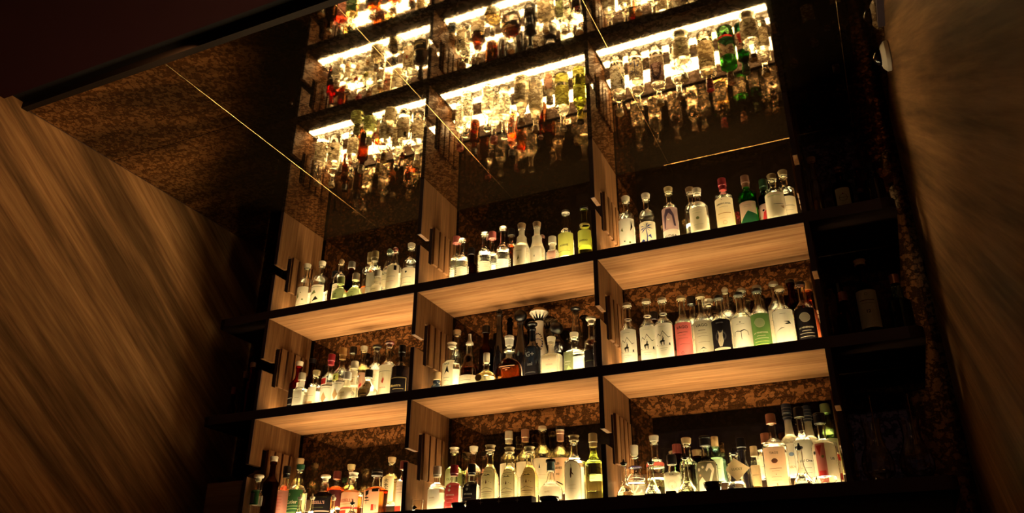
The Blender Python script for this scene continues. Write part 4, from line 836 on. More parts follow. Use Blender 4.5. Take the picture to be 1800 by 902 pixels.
 ('NB', 2.473, 0.232, 0.6213, 0.389, 0.0427, 'std', 'crown', 'gold', 'clear', 'clear', 0.5, ('redpink', 0.03, 0.6, 0.9, [('t', 'VAGO', 0, 0.86, 0.017, 'ink'), ('l', -0.5, 0.5, 0.72, 0.0025, 'ink'), ('l', -0.4, 0.3, 0.64, 0.001, 'ink'), ('l', -0.5, 0.5, 0.56, 0.001, 'ink'), ('l', -0.3, 0.6, 0.4, 0.001, 'ink'), ('o', -0.1, 0.16, 0.006, 0.0015, 'ink')]), '', 'clear bottle with bright pink-red label'),
 ('NB', 2.497, 0.366, 0.7050, 0.349, 0.0395, 'std', 'screw', 'ink', 'clear', 'clear', 0.5, ('cream', 0.05, 0.5, 0.9, [('l', -0.6, 0.6, 0.5, 0.0015, 'ink')]), '', 'back-row clear bottle with a black cap, behind pink and grey labels'),
 ('NB', 2.569, 0.238, 0.6213, 0.385, 0.0452, 'std', 'crown', 'gold', 'clear', 'clear', 0.5, ('grey', 0.03, 0.6, 0.9, [('t', 'VAGO', 0, 0.86, 0.017, 'ink'), ('l', -0.3, 0.3, 0.72, 0.0025, 'ink'), ('l', -0.5, 0.4, 0.64, 0.001, 'ink'), ('l', -0.5, 0.5, 0.56, 0.001, 'ink'), ('l', -0.4, 0.6, 0.4, 0.001, 'ink'), ('p', [(-0.3, 0.2), (0, 0.26), (0.3, 0.2), (0, 0.23)], 'ink'), ('d', 0, 0.15, 0.002, 'ink')]), '', 'clear bottle with beige-grey label and black block title'),
 ('NB', 2.584, 0.366, 0.7050, 0.316, 0.0433, 'cyl', 'cork_wide', 'cream', 'clear', 'clear', 0.5, ('white', 0.03, 0.6, 0.9, [('l', -0.6, 0.6, 0.5, 0.0015, 'ink')]), '', 'back-row bottle with wide pale cork beside the rabbit label'),
 ('NB', 2.662, 0.212, 0.6213, 0.353, 0.0459, 'std', 'crown', 'ink', 'clear', 'clear', 0.5, ('black', 0.03, 0.6, 0.95, [('o', 0, 0.5, 0.022, 0.0012, 'grey'), ('o', 0, 0.5, 0.026, 0.0008, 'grey'), ('p', [(-0.15, 0.2), (-0.25, 0.35), (-0.15, 0.5), (-0.2, 0.68), (-0.08, 0.6), (0.08, 0.6), (0.2, 0.68), (0.15, 0.5), (0.2, 0.35), (0.05, 0.2)], 'cream'), ('b', -0.7, 0.1, 0.7, 0.17, 'cream'), ('t', 'ESPECIAL', 0, 0.9, 0.007, 'grey'), ('l', -0.5, 0.5, 0.03, 0.002, 'cream')]), '', 'bottle with black label showing a pale rabbit figure in a ring'),
 ('NB', 2.675, 0.366, 0.7050, 0.372, 0.0430, 'dome', 'ball', 'cream', 'clear', 'clear', 0.5, ('cream', 0.03, 0.45, 0.9, [('l', -0.6, 0.6, 0.5, 0.0015, 'ink')]), '', 'round-shouldered back-row bottle with pale ball stopper'),
 ('NB', 2.755, 0.245, 0.6213, 0.367, 0.0486, 'std', 'crown', 'ink', 'clear', 'clear', 0.5, ('white', 0.03, 0.6, 0.95, [('p', [(-0.55, 0.58), (-0.3, 0.62), (-0.05, 0.6), (0.25, 0.64), (0.55, 0.57), (0.25, 0.615), (0.02, 0.58), (0.015, 0.36), (-0.015, 0.36), (-0.02, 0.575), (-0.3, 0.6)], 'ink'), ('p', [(0.5, 0.6), (0.56, 0.48), (0.54, 0.47), (0.47, 0.58)], 'ink'), ('p', [(-0.5, 0.6), (-0.56, 0.48), (-0.54, 0.47), (-0.46, 0.59)], 'ink'), ('d', 0, 0.85, 0.003, 'ink'), ('l', -0.3, 0.3, 0.8, 0.001, 'ink'), ('l', -0.4, 0.4, 0.15, 0.001, 'ink')]), '', 'bottle with white label printed with a thin black tree'),
 ('NB', 2.756, 0.366, 0.7050, 0.351, 0.0339, 'std', 'crown', 'silver', 'clear', 'clear', 0.5, ('cream', 0.03, 0.6, 0.9, [('l', -0.6, 0.6, 0.5, 0.0015, 'ink')]), '', 'back-row bottle with silver cap, behind the tree label'),
 ('NB', 2.848, 0.217, 0.6213, 0.361, 0.0438, 'std', 'crown', 'ink', 'clear', 'clear', 0.5, ('green', 0.03, 0.6, 0.95, [('s', 0, 0.72, 0.025, 'cream'), ('t', 'LA VENENOSA', 0, 0.45, 0.0085, 'cream'), ('l', -0.35, 0.35, 0.36, 0.002, 'cream'), ('l', -0.6, 0.6, 0.29, 0.002, 'cream'), ('l', -0.6, 0.6, 0.2, 0.002, 'yellow'), ('l', -0.6, 0.6, 0.12, 0.002, 'yellow'), ('l', -0.6, 0.6, 0.05, 0.002, 'yellow')]), '', 'bottle with green label and a pale spiral'),
 ('NB', 2.833, 0.366, 0.7050, 0.353, 0.0375, 'std', 'crown', 'silver', 'clear', 'clear', 0.5, ('cream', 0.05, 0.55, 0.9, [('l', -0.4, 0.6, 0.7, 0.0015, 'ink'), ('l', -0.5, 0.5, 0.5, 0.001, 'red'), ('l', -0.3, 0.5, 0.4, 0.001, 'red')]), '', 'back-row bottle with cream label, behind the green spiral label'),
 ('NB', 2.917, 0.366, 0.7050, 0.360, 0.0420, 'std', 'crown', 'silver', 'clear', 'clear', 0.5, ('cream', 0.05, 0.55, 0.9, [('l', -0.6, 0.6, 0.7, 0.0015, 'ink')]), '', 'back-row bottle with silver cap, behind the feather label'),
 ('NB', 2.954, 0.228, 0.6213, 0.357, 0.0502, 'std', 'crown', 'gold', 'clear', 'clear', 0.55, ('white', 0.03, 0.62, 0.8, [('p', [(0.05, 0.66), (0.5, 0.67), (0.65, 0.6), (0.3, 0.58), (0.1, 0.6), (0.45, 0.63)], 'ink'), ('p', [(-0.7, 0.42), (-0.2, 0.5), (0.1, 0.5), (-0.2, 0.48)], 'ink'), ('l', -0.2, 0.3, 0.88, 0.001, 'ink')]), '', 'wide bottle with white label and a black feather mark'),
 ('NB', 2.998, 0.366, 0.7050, 0.358, 0.0347, 'std', 'crown', 'ink', 'brown', 'amber', 0.5, None, '', 'dark back-row bottle behind the black spiral label'),
 ('NB', 3.052, 0.237, 0.6213, 0.368, 0.0445, 'std', 'crown', 'ink', 'clear', 'darkamber', 0.5, ('black', 0.03, 0.6, 0.95, [('s', 0, 0.72, 0.025, 'cream'), ('t', 'LA VENENOSA', 0, 0.45, 0.0085, 'cream'), ('l', -0.35, 0.35, 0.36, 0.002, 'cream'), ('l', -0.6, 0.6, 0.29, 0.002, 'cream'), ('l', -0.6, 0.6, 0.2, 0.002, 'cream'), ('l', -0.6, 0.6, 0.12, 0.002, 'cream'), ('l', -0.6, 0.6, 0.05, 0.002, 'cream')]), '', 'bottle with black label and a pale spiral'),
 ('NB', 3.071, 0.366, 0.7050, 0.331, 0.0340, 'tall', 'screw', 'orange', 'orangeglass', 'orangeliq', 0.7, ('orangep', 0.05, 0.55, 0.9, [('l', -0.6, 0.6, 0.6, 0.0015, 'red'), ('l', -0.6, 0.6, 0.4, 0.0015, 'red')]), '', 'orange bottle nearest the right divider'),
 ('LA', 0.049, 0.055, 0.0013, 0.260, 0.0317, 'cyl', 'tee', 'cream', 'clear', 'clear', 0.6, ('darkgreen', 0.35, 0.66, 0.8, [('b', -0.6, 0.1, 0.3, 0.8, 'grey')]), '', 'small bottle with green label, outermost at the left divider'),
 ('LA', 0.076, 0.129, 0.0013, 0.372, 0.0434, 'std', 'cork', 'cream', 'brown', 'darkamber', 0.7, None, '', 'dark brown bottle with pale cork beside the black-capsule bottle'),
 ('LA', 0.092, 0.235, 0.0013, 0.335, 0.0591, 'std', 'capsule', 'ink', 'clear', 'red', 0.45, ('pinkstripe', 0.12, 0.56, 0.9, [('l', -0.9, 0.4, 0.3, 0.0012, 'redink'), ('l', -0.9, 0.4, 0.42, 0.0012, 'redink'), ('l', -0.9, 0.4, 0.54, 0.0012, 'redink'), ('l', -0.9, 0.4, 0.66, 0.0012, 'redink'), ('l', -0.9, 0.4, 0.78, 0.0012, 'redink'), ('l', -0.9, 0.4, 0.9, 0.0012, 'redink'), ('b', -0.9, 0, -0.5, 0.15, 'red')]), '', 'bottle with black capsule and pink lined label over red liquid'),
 ('LA', 0.075, 0.366, 0.0850, 0.321, 0.0423, 'dome', 'cork', 'cork', 'clear', 'gold', 0.45, None, '', 'back-row clear bottle with cork, behind green script label'),
 ('LA', 0.204, 0.214, 0.0013, 0.331, 0.0501, 'dome', 'cork', 'darkgreen', 'clear', 'gold', 0.5, ('darkgreen', 0.1, 0.56, 0.9, [('t', 'Cutler', 0, 0.55, 0.022, 'cream'), ('o', -0.3, 0.82, 0.006, 0.0015, 'cream'), ('l', -0.8, 0.8, 0.4, 0.003, 'palegreen'), ('l', -0.8, 0.8, 0.3, 0.003, 'palegreen'), ('l', -0.8, 0.8, 0.18, 0.003, 'palegreen'), ('l', -0.8, 0.8, 0.05, 0.003, 'palegreen')]), '', 'bottle with dark green label and pale script'),
 ('LA', 0.375, 0.232, 0.0013, 0.266, 0.0621, 'wide', 'tee', 'cream', 'clear', 'amber', 0.5, ('black', 0.15, 0.62, 0.95, [('t', "RUSSELL'S", 0, 0.52, 0.017, 'pinkink'), ('l', -0.7, 0.7, 0.75, 0.001, 'olive'), ('l', -0.5, 0.5, 0.3, 0.001, 'olive'), ('b', -1, 0.12, 1, 0.17, 'pink')]), '', 'wide bottle with pale flared stopper and black label'),
 ('LA', 0.355, 0.366, 0.0850, 0.225, 0.0525, 'dome', 'screw', 'darkred', 'clear', 'redamber', 0.55, ('darkredp', 0.1, 0.5, 0.9, [('t', '25', 0, 0.5, 0.02, 'cream')]), '', 'back-row round bottle with dark red cap between the wide bottles'),
 ('LA', 0.448, 0.366, 0.0850, 0.257, 0.0360, 'tall', 'cork', 'gold', 'clear', 'gold', 0.5, None, '', 'tall thin-necked back-row bottle with gold top'),
 ('LA', 0.563, 0.232, 0.0013, 0.263, 0.0580, 'wide', 'cork_wide', 'cream', 'clear', 'amber', 0.5, ('peach', 0.13, 0.62, 0.9, [('t', "RUSSELL'S", 0, 0.55, 0.017, 'redink'), ('l', -0.7, 0.5, 0.4, 0.002, 'olive'), ('b', -1, 0.2, 1, 0.28, 'red'), ('b', -0.7, 0, 0.1, 0.15, 'redink')]), '', 'wide bottle with peach label and red title'),
 ('LA', 0.718, 0.232, 0.0013, 0.277, 0.0635, 'octa', 'cap2', 'ink', 'clear', 'amber', 0.6, ('peach', 0.03, 0.62, 0.85, [('b', 0.1, 0.82, 0.9, 0.93, 'ink'), ('p', [(-0.75, 0.85), (-0.3, 0.88), (-0.35, 0.75), (-0.7, 0.7)], 'ink'), ('b', -0.62, 0.45, -0.55, 0.72, 'ink'), ('b', -0.8, 0.62, -0.3, 0.66, 'ink'), ('b', -0.85, 0.54, -0.2, 0.57, 'ink'), ('b', 0.1, 0.22, 0.45, 0.42, 'redink'), ('b', 0.55, 0.22, 0.6, 0.4, 'redink'), ('b', 0.7, 0.25, 0.75, 0.4, 'redink'), ('b', -0.95, 0, 0.95, 0.12, 'redink')]), '', 'faceted amber bottle with peach label and large black brush character'),
 ('LA', 0.722, 0.366, 0.0850, 0.277, 0.0464, 'std', 'cork', 'cork', 'clear', 'gold', 0.5, ('cream', 0.1, 0.6, 0.7, [('b', -0.28, 0.82, 0.3, 0.842, 'ink'), ('b', -0.03, 0.75, 0.05, 0.9, 'ink'), ('p', [(-0.05, 0.81), (-0.3, 0.73), (-0.22, 0.73)], 'ink'), ('p', [(0.05, 0.81), (0.34, 0.74), (0.26, 0.73)], 'ink'), ('b', -0.28, 0.64, 0.3, 0.662, 'ink'), ('b', -0.03, 0.57, 0.05, 0.72, 'ink'), ('p', [(-0.05, 0.63), (-0.3, 0.55), (-0.22, 0.55)], 'ink'), ('p', [(0.05, 0.63), (0.34, 0.56), (0.26, 0.55)], 'ink'), ('b', -0.28, 0.46, 0.3, 0.482, 'ink'), ('b', -0.03, 0.39, 0.05, 0.54, 'ink'), ('p', [(-0.05, 0.45), (-0.3, 0.37), (-0.22, 0.37)], 'ink'), ('p', [(0.05, 0.45), (0.34, 0.38), (0.26, 0.37)], 'ink'), ('b', -0.28, 0.28, 0.3, 0.302, 'ink'), ('b', -0.03, 0.21, 0.05, 0.36, 'ink'), ('p', [(-0.05, 0.27), (-0.3, 0.19), (-0.22, 0.19)], 'ink'), ('p', [(0.05, 0.27), (0.34, 0.2), (0.26, 0.19)], 'ink'), ('b', -0.28, 0.12, 0.3, 0.142, 'ink'), ('b', -0.03, 0.05, 0.05, 0.2, 'ink'), ('p', [(-0.05, 0.11), (-0.3, 0.03), (-0.22, 0.03)], 'ink'), ('p', [(0.05, 0.11), (0.34, 0.04), (0.26, 0.03)], 'ink')]), '', 'back-row bottle with vertical black brush strokes on pale label'),
 ('LA', 0.888, 0.232, 0.0013, 0.301, 0.0367, 'cyl', 'screw', 'darkred', 'clear', 'red', 0.6, ('cream', 0.08, 0.62, 0.9, [('l', -0.5, 0.3, 0.85, 0.001, 'ink'), ('l', -0.7, 0.6, 0.75, 0.001, 'ink'), ('l', -0.6, 0.5, 0.65, 0.001, 'ink'), ('b', -0.7, 0, 0.3, 0.22, 'redink')]), '', 'bottle with pale label and red corner, nearest the centre divider'),
 ('MA', 1.124, 0.182, 0.0013, 0.246, 0.0459, 'dome', 'capsule', 'white', 'clear', 'clear', 0.65, ('white', 0.05, 0.5, 0.6, [('t', 'DOBEL', 0, 0.6, 0.008, 'tan'), ('l', -0.4, 0.4, 0.5, 0.001, 'tan')]), '', 'clear bottle with long white capsule, nearest the left divider'),
 ('MA', 1.123, 0.366, 0.0850, 0.297, 0.0496, 'dome', 'cork_wide', 'cream', 'clear', 'palelime', 0.65, ('palegreen', 0.1, 0.6, 0.5, [('t', 'OLO', 0, 0.6, 0.015, 'olive'), ('l', -0.6, 0.6, 0.3, 0.0015, 'olive')]), '', 'back-row pale green bottle with wide cream stopper'),
 ('MA', 1.225, 0.182, 0.0013, 0.244, 0.0440, 'dome', 'capsule', 'redcap', 'clear', 'clear', 0.62, ('redp', 0.03, 0.62, 0.8, [('d', 0, 0.86, 0.006, 'white'), ('d', -0.05, 0.72, 0.007, 'white'), ('t', 'TEPORAN', 0, 0.55, 0.0085, 'white'), ('l', -0.5, 0.4, 0.42, 0.002, 'pink'), ('l', -0.3, 0.2, 0.3, 0.002, 'pink'), ('l', -0.5, 0.5, 0.15, 0.002, 'pink')]), '', 'clear bottle with dark red capsule and red label'),
 ('MA', 1.242, 0.366, 0.0850, 0.294, 0.0460, 'dome', 'cork', 'cream', 'pinkglass', 'pinkliq', 0.75, None, '', 'back-row pink bottle with a pale cork'),
 ('MA', 1.327, 0.182, 0.0013, 0.241, 0.0436, 'dome', 'capsule', 'ink', 'clear', 'clear', 0.62, ('black', 0.03, 0.62, 0.8, [('d', 0, 0.86, 0.006, 'white'), ('d', -0.05, 0.72, 0.007, 'white'), ('t', 'TEPORAN', 0, 0.55, 0.0085, 'white'), ('l', -0.5, 0.4, 0.42, 0.002, 'tan'), ('l', -0.3, 0.2, 0.3, 0.002, 'tan'), ('l', -0.5, 0.5, 0.15, 0.002, 'tan')]), '', 'clear bottle with black capsule and black label'),
 ('MA', 1.431, 0.182, 0.0013, 0.330, 0.0448, 'archb', 'cork_wide', 'gold', 'clear', 'palegold', 0.7, ('arch_cream', 0.03, 0.66, 0.75, [('l', -0.42, 0.42, 0.93, 0.0008, 'ink'), ('l', -0.55, 0.55, 0.88, 0.0022, 'ink'), ('l', -0.62, 0.62, 0.83, 0.0012, 'ink'), ('p', [(-0.45, 0.76), (-0.2, 0.8), (0, 0.78), (0.2, 0.81), (0.45, 0.77), (0.2, 0.775), (0, 0.765), (-0.2, 0.775)], 'ink'), ('p', [(-0.08, 0.6), (0, 0.68), (0.08, 0.6), (0, 0.56)], 'brown'), ('d', -0.3, 0.62, 0.0016, 'ink'), ('d', 0.3, 0.62, 0.0016, 'ink'), ('d', -0.5, 0.6, 0.0016, 'ink'), ('d', 0.5, 0.6, 0.0016, 'ink'), ('l', -0.72, -0.56, 0.44, 0.0016, 'ink'), ('l', -0.56, -0.4, 0.452, 0.0016, 'ink'), ('l', -0.4, -0.24, 0.464, 0.0016, 'ink'), ('l', -0.24, -0.08, 0.476, 0.0016, 'ink'), ('l', -0.08, 0.08, 0.488, 0.0016, 'ink'), ('l', 0.08, 0.24, 0.476, 0.0016, 'ink'), ('l', 0.24, 0.4, 0.464, 0.0016, 'ink'), ('l', 0.4, 0.56, 0.452, 0.0016, 'ink'), ('l', 0.56, 0.72, 0.44, 0.0016, 'ink'), ('l', -0.62, 0.62, 0.38, 0.0022, 'brown'), ('l', -0.5, 0.5, 0.33, 0.001, 'ink'), ('l', -0.58, 0.58, 0.28, 0.0008, 'ink'), ('o', 0, 0.1, 0.01, 0.0009, 'tan'), ('l', -0.3, 0.3, 0.22, 0.0006, 'ink')]), '', 'arch-label bottle with gold cork, left one of the three'),
 ('MA', 1.541, 0.182, 0.0013, 0.309, 0.0444, 'archb', 'cork_wide', 'gold', 'clear', 'palegold', 0.7, ('arch_cream', 0.03, 0.64, 0.75, [('l', -0.42, 0.42, 0.93, 0.0008, 'ink'), ('l', -0.55, 0.55, 0.88, 0.0022, 'ink'), ('l', -0.62, 0.62, 0.83, 0.0012, 'ink'), ('p', [(-0.45, 0.76), (-0.2, 0.8), (0, 0.78), (0.2, 0.81), (0.45, 0.77), (0.2, 0.775), (0, 0.765), (-0.2, 0.775)], 'ink'), ('p', [(-0.08, 0.6), (0, 0.68), (0.08, 0.6), (0, 0.56)], 'brown'), ('d', -0.3, 0.62, 0.0016, 'ink'), ('d', 0.3, 0.62, 0.0016, 'ink'), ('d', -0.5, 0.6, 0.0016, 'ink'), ('d', 0.5, 0.6, 0.0016, 'ink'), ('l', -0.72, -0.56, 0.44, 0.0016, 'ink'), ('l', -0.56, -0.4, 0.452, 0.0016, 'ink'), ('l', -0.4, -0.24, 0.464, 0.0016, 'ink'), ('l', -0.24, -0.08, 0.476, 0.0016, 'ink'), ('l', -0.08, 0.08, 0.488, 0.0016, 'ink'), ('l', 0.08, 0.24, 0.476, 0.0016, 'ink'), ('l', 0.24, 0.4, 0.464, 0.0016, 'ink'), ('l', 0.4, 0.56, 0.452, 0.0016, 'ink'), ('l', 0.56, 0.72, 0.44, 0.0016, 'ink'), ('l', -0.62, 0.62, 0.38, 0.0022, 'brown'), ('l', -0.5, 0.5, 0.33, 0.001, 'ink'), ('l', -0.58, 0.58, 0.28, 0.0008, 'ink'), ('o', 0, 0.1, 0.01, 0.0009, 'tan'), ('l', -0.3, 0.3, 0.22, 0.0006, 'ink')]), '', 'arch-label bottle with gold cork, middle one of the three'),
 ('MA', 1.651, 0.182, 0.0013, 0.303, 0.0453, 'archb', 'cork_wide', 'gold', 'clear', 'gold', 0.7, ('arch_tan', 0.03, 0.66, 0.75, [('l', -0.42, 0.42, 0.93, 0.0008, 'ink'), ('l', -0.55, 0.55, 0.88, 0.0022, 'ink'), ('l', -0.62, 0.62, 0.83, 0.0012, 'ink'), ('p', [(-0.45, 0.76), (-0.2, 0.8), (0, 0.78), (0.2, 0.81), (0.45, 0.77), (0.2, 0.775), (0, 0.765), (-0.2, 0.775)], 'ink'), ('p', [(-0.08, 0.6), (0, 0.68), (0.08, 0.6), (0, 0.56)], 'brown'), ('d', -0.3, 0.62, 0.0016, 'ink'), ('d', 0.3, 0.62, 0.0016, 'ink'), ('d', -0.5, 0.6, 0.0016, 'ink'), ('d', 0.5, 0.6, 0.0016, 'ink'), ('l', -0.72, -0.56, 0.44, 0.0016, 'ink'), ('l', -0.56, -0.4, 0.452, 0.0016, 'ink'), ('l', -0.4, -0.24, 0.464, 0.0016, 'ink'), ('l', -0.24, -0.08, 0.476, 0.0016, 'ink'), ('l', -0.08, 0.08, 0.488, 0.0016, 'ink'), ('l', 0.08, 0.24, 0.476, 0.0016, 'ink'), ('l', 0.24, 0.4, 0.464, 0.0016, 'ink'), ('l', 0.4, 0.56, 0.452, 0.0016, 'ink'), ('l', 0.56, 0.72, 0.44, 0.0016, 'ink'), ('l', -0.62, 0.62, 0.38, 0.0022, 'brown'), ('l', -0.5, 0.5, 0.33, 0.001, 'ink'), ('l', -0.58, 0.58, 0.28, 0.0008, 'ink'), ('o', 0, 0.1, 0.01, 0.0009, 'tan'), ('l', -0.3, 0.3, 0.22, 0.0006, 'ink')]), '', 'arch-label bottle with tan label and gold cork, right one of three'),
 ('MA', 1.452, 0.366, 0.0850, 0.358, 0.0453, 'std', 'capsule', 'cream', 'clear', 'gold', 0.45, ('cream', 0.05, 0.5, 0.9, [('l', -0.6, 0.6, 0.5, 0.0015, 'tan')]), '', 'back-row bottle with cream capsule, above the middle arch label'),
 ('MA', 1.548, 0.366, 0.0850, 0.358, 0.0465, 'std', 'capsule', 'pinkfoil', 'clear', 'gold', 0.45, ('cream', 0.05, 0.5, 0.9, [('l', -0.6, 0.6, 0.5, 0.0015, 'tan')]), '', 'back-row bottle with pink capsule, above the right arch label'),
 ('MA', 1.647, 0.366, 0.0850, 0.367, 0.0476, 'std', 'crown', 'cream', 'clear', 'gold', 0.45, ('cream', 0.05, 0.52, 0.95, [('p', [(-0.05, 0.7), (0, 0.85), (0.08, 0.7)], 'ink'), ('l', -0.7, 0.6, 0.5, 0.001, 'tan'), ('l', -0.7, 0.7, 0.4, 0.001, 'tan')]), '', 'back-row bottle with clear neck and large cream label'),
 ('MA', 1.748, 0.366, 0.0850, 0.354, 0.0486, 'std', 'foilband', 'pinkfoil', 'clear', 'gold', 0.45, ('peach', 0.05, 0.52, 0.95, [('t', 'LES', 0, 0.82, 0.012, 'ink'), ('t', 'CAVES', 0, 0.68, 0.013, 'ink'), ('t', 'DQ', 0, 0.5, 0.01, 'ink'), ('p', [(-0.1, 0.3), (0.4, 0.2), (0.4, 0.16), (-0.1, 0.26)], 'ink')]), '', 'back-row bottle with pink neck band and black hand-lettered label'),
 ('MA', 1.765, 0.182, 0.0013, 0.231, 0.0572, 'bell', 'cap_blue', 'ink', 'clear', 'clear', 0.5, ('cream', 0.2, 0.42, 0.9, [('t', 'ARTE', 0, 0.4, 0.009, 'tan')]), '', 'squat clear bottle with blue neck and black cap'),
 ('MA', 1.892, 0.177, 0.0013, 0.337, 0.0499, 'cyl_sh', 'cork_wide', 'gold', 'clear', 'clear', 0.68, ('arch_white', 0.03, 0.62, 0.75, [('p', [(-0.14, 0.66), (-0.1, 0.78), (-0.02, 0.84), (0.08, 0.78), (0.06, 0.68), (-0.02, 0.58), (-0.1, 0.57)], 'brown'), ('p', [(0.05, 0.72), (0.2, 0.66), (0.22, 0.63), (0.06, 0.67)], 'brown'), ('p', [(-0.02, 0.84), (-0.06, 0.9), (-0.03, 0.9), (0.02, 0.84)], 'brown'), ('l', -0.4, 0.4, 0.4, 0.0008, 'tan'), ('l', -0.4, 0.4, 0.32, 0.0008, 'tan')]), '', 'tall clear bottle with stacked cork and brown insect mark on label'),
 ('MA', 1.971, 0.237, 0.0013, 0.353, 0.0432, 'sq_long', 'capsule', 'gold', 'palelime', 'lime', 0.75, ('none', 0.35, 0.47, 0.6, [('t', 'HERB', 0, 0.5, 0.014, 'olive'), ('b', -0.6, 0.1, 0.6, 0.18, 'olive')]), '', 'yellow-green bottle beside the right divider'),
 ('NA', 2.184, 0.218, 0.0013, 0.271, 0.0488, 'cone_sh', 'tube_stop', 'cream', 'clear', 'clear', 0.35, ('none', 0.05, 0.35, 0.8, [('p', [(0, 0.2), (-0.78, 0.4), (-0.7, 0.55), (-0.62, 0.4)], 'cream'), ('p', [(0, 0.2), (-0.48, 0.65), (-0.4, 0.8), (-0.32, 0.65)], 'cream'), ('p', [(0, 0.2), (-0.08, 0.8), (0, 0.95), (0.08, 0.8)], 'cream'), ('p', [(0, 0.2), (0.32, 0.65), (0.4, 0.8), (0.48, 0.65)], 'cream'), ('p', [(0, 0.2), (0.62, 0.4), (0.7, 0.55), (0.78, 0.4)], 'cream')]), 'purpleband', 'cone-shouldered clear bottle with purple neck ring and leafy relief'),
 ('NA', 2.277, 0.249, 0.0013, 0.317, 0.0447, 'dome', 'cork', 'cream', 'clear', 'palegreenliq', 0.35, ('redtint', 0.52, 0.58, 0.97, []), '', 'clear bottle with a thin red band around its shoulder'),
 ('NA', 2.358, 0.366, 0.0850, 0.208, 0.0429, 'std', 'screw', 'darkred', 'brown', 'dark', 0.5, None, '', 'dark brown back-row bottle, left of the round-seal label'),
 ('NA', 2.432, 0.251, 0.0013, 0.292, 0.0427, 'std', 'cork', 'cork', 'clear', 'palegreenliq', 0.55, None, '', 'dark-shouldered clear bottle with cork behind the seal label'),
 ('NA', 2.368, 0.196, 0.0013, 0.206, 0.0422, 'sq', 'screw', 'ink', 'clear', 'clear', 0.55, ('cream', 0.03, 0.6, 0.95, [('t', 'ALIBI', 0, 0.9, 0.008, 'brown'), ('o', 0, 0.5, 0.02, 0.001, 'tan'), ('o', 0, 0.5, 0.015, 0.0008, 'tan'), ('t', 'S', 0, 0.42, 0.014, 'tan')]), '', 'square bottle with cream label and tan ringed seal'),
 ('NA', 2.453, 0.366, 0.0850, 0.172, 0.0301, 'std', 'cork', 'darkcork', 'brown', 'dark', 0.5, None, '', 'small dark back-row bottle, left of the bird-label bottle'),
 ('NA', 2.524, 0.229, 0.0013, 0.286, 0.0473, 'dome', 'screwband', 'ink', 'clear', 'clear', 0.66, ('cream', 0.05, 0.66, 0.85, [('b', -1, 0.86, 1, 1, 'ink'), ('t', 'SIPSMITH', 0, 0.9, 0.009, 'cream'), ('b', -1, 0.05, 1, 0.84, 'darkgrey'), ('p', [(-0.8, 0.1), (-0.7, 0.35), (-0.3, 0.45), (0, 0.3), (0.3, 0.15), (0.8, 0.1)], 'cream'), ('p', [(0, 0.62), (0.2, 0.78), (0.5, 0.8), (0.75, 0.65), (0.6, 0.5), (0.4, 0.3), (0.35, 0.15), (0.2, 0.15), (0.25, 0.35), (0.5, 0.6), (0.3, 0.68), (0.1, 0.58)], 'cream'), ('d', -0.6, 0.65, 0.008, 'cream'), ('d', -0.2, 0.7, 0.006, 'cream'), ('d', 0.6, 0.25, 0.006, 'cream'), ('d', -0.5, 0.5, 0.006, 'tan')]), '', 'domed clear bottle with black banner and curved white bird picture'),
 ('NA', 2.544, 0.366, 0.0850, 0.228, 0.0476, 'wide', 'cork_tall', 'tan', 'blueglass', 'clear', 0.5, ('palegreen', 0.05, 0.55, 0.6, [('l', -0.6, 0.6, 0.5, 0.0015, 'olive')]), '', 'blue-green glass bottle behind the bird-picture label'),
 ('NA', 2.686, 0.243, 0.0013, 0.267, 0.0324, 'slender', 'capsule', 'ink', 'black', 'dark', 0.5, None, '', 'slim black bottle behind the diamond-shaped flask'),
 ('NA', 2.742, 0.222, 0.0013, 0.220, 0.0218, 'tube', 'screw', 'tan', 'clear', 'gold', 0.5, ('tan', 0.2, 0.6, 0.8, [('l', -0.6, 0.6, 0.5, 0.0015, 'ink')]), '', 'narrow clear bottle with tan cap right of the black bottle'),
 ('NA', 2.833, 0.232, 0.0013, 0.361, 0.0551, 'std', 'screw', 'copper', 'clear', 'clear', 0.62, ('peach', 0.05, 0.56, 0.7, [('e', 0, 0.66, 0.0135, 0.0105, 'brown'), ('t', 'TAOS', 0, 0.85, 0.012, 'brown'), ('l', -0.5, 0.5, 0.48, 0.002, 'brown'), ('l', -0.3, 0.3, 0.42, 0.001, 'brown'), ('d', 0, 0.34, 0.002, 'brown'), ('l', -0.4, 0.4, 0.28, 0.001, 'brown'), ('t', 'S', 0, 0.1, 0.012, 'brown'), ('l', -0.4, 0.4, 0.2, 0.001, 'brown')]), '', 'large clear bottle with copper cap and black oval on peach label'),
 ('NA', 2.783, 0.366, 0.0850, 0.222, 0.0478, 'cyl', 'screw', 'copper', 'clear', 'clear', 0.7, ('cream', 0.05, 0.5, 0.8, [('l', -0.6, 0.6, 0.5, 0.0015, 'ink')]), '', 'broad clear bottle standing behind the oval-mark bottle'),
 ('NA', 2.894, 0.366, 0.0850, 0.351, 0.0436, 'tall', 'bluecap', 'bluecapc', 'frost', 'clear', 0.6, ('white', 0.04, 0.45, 0.8, [('e', 0, 0.65, 0.012, 0.009, 'bluegrey'), ('t', 'BELVE', 0, 0.25, 0.012, 'tan')]), '', 'tall frosted bottle with blue printed capsule, left one of two'),
 ('NA', 2.957, 0.247, 0.0013, 0.382, 0.0445, 'dome', 'screw', 'ink', 'clear', 'clear', 0.72, ('white', 0.05, 0.6, 0.85, [('t', 'Ketel One', 0, 0.55, 0.013, 'ink'), ('l', -0.4, 0.5, 0.4, 0.001, 'ink'), ('l', -0.4, 0.5, 0.3, 0.001, 'ink'), ('l', -0.3, 0.4, 0.2, 0.001, 'ink')]), '', 'round-shouldered clear bottle with black cap and big letters on white label'),
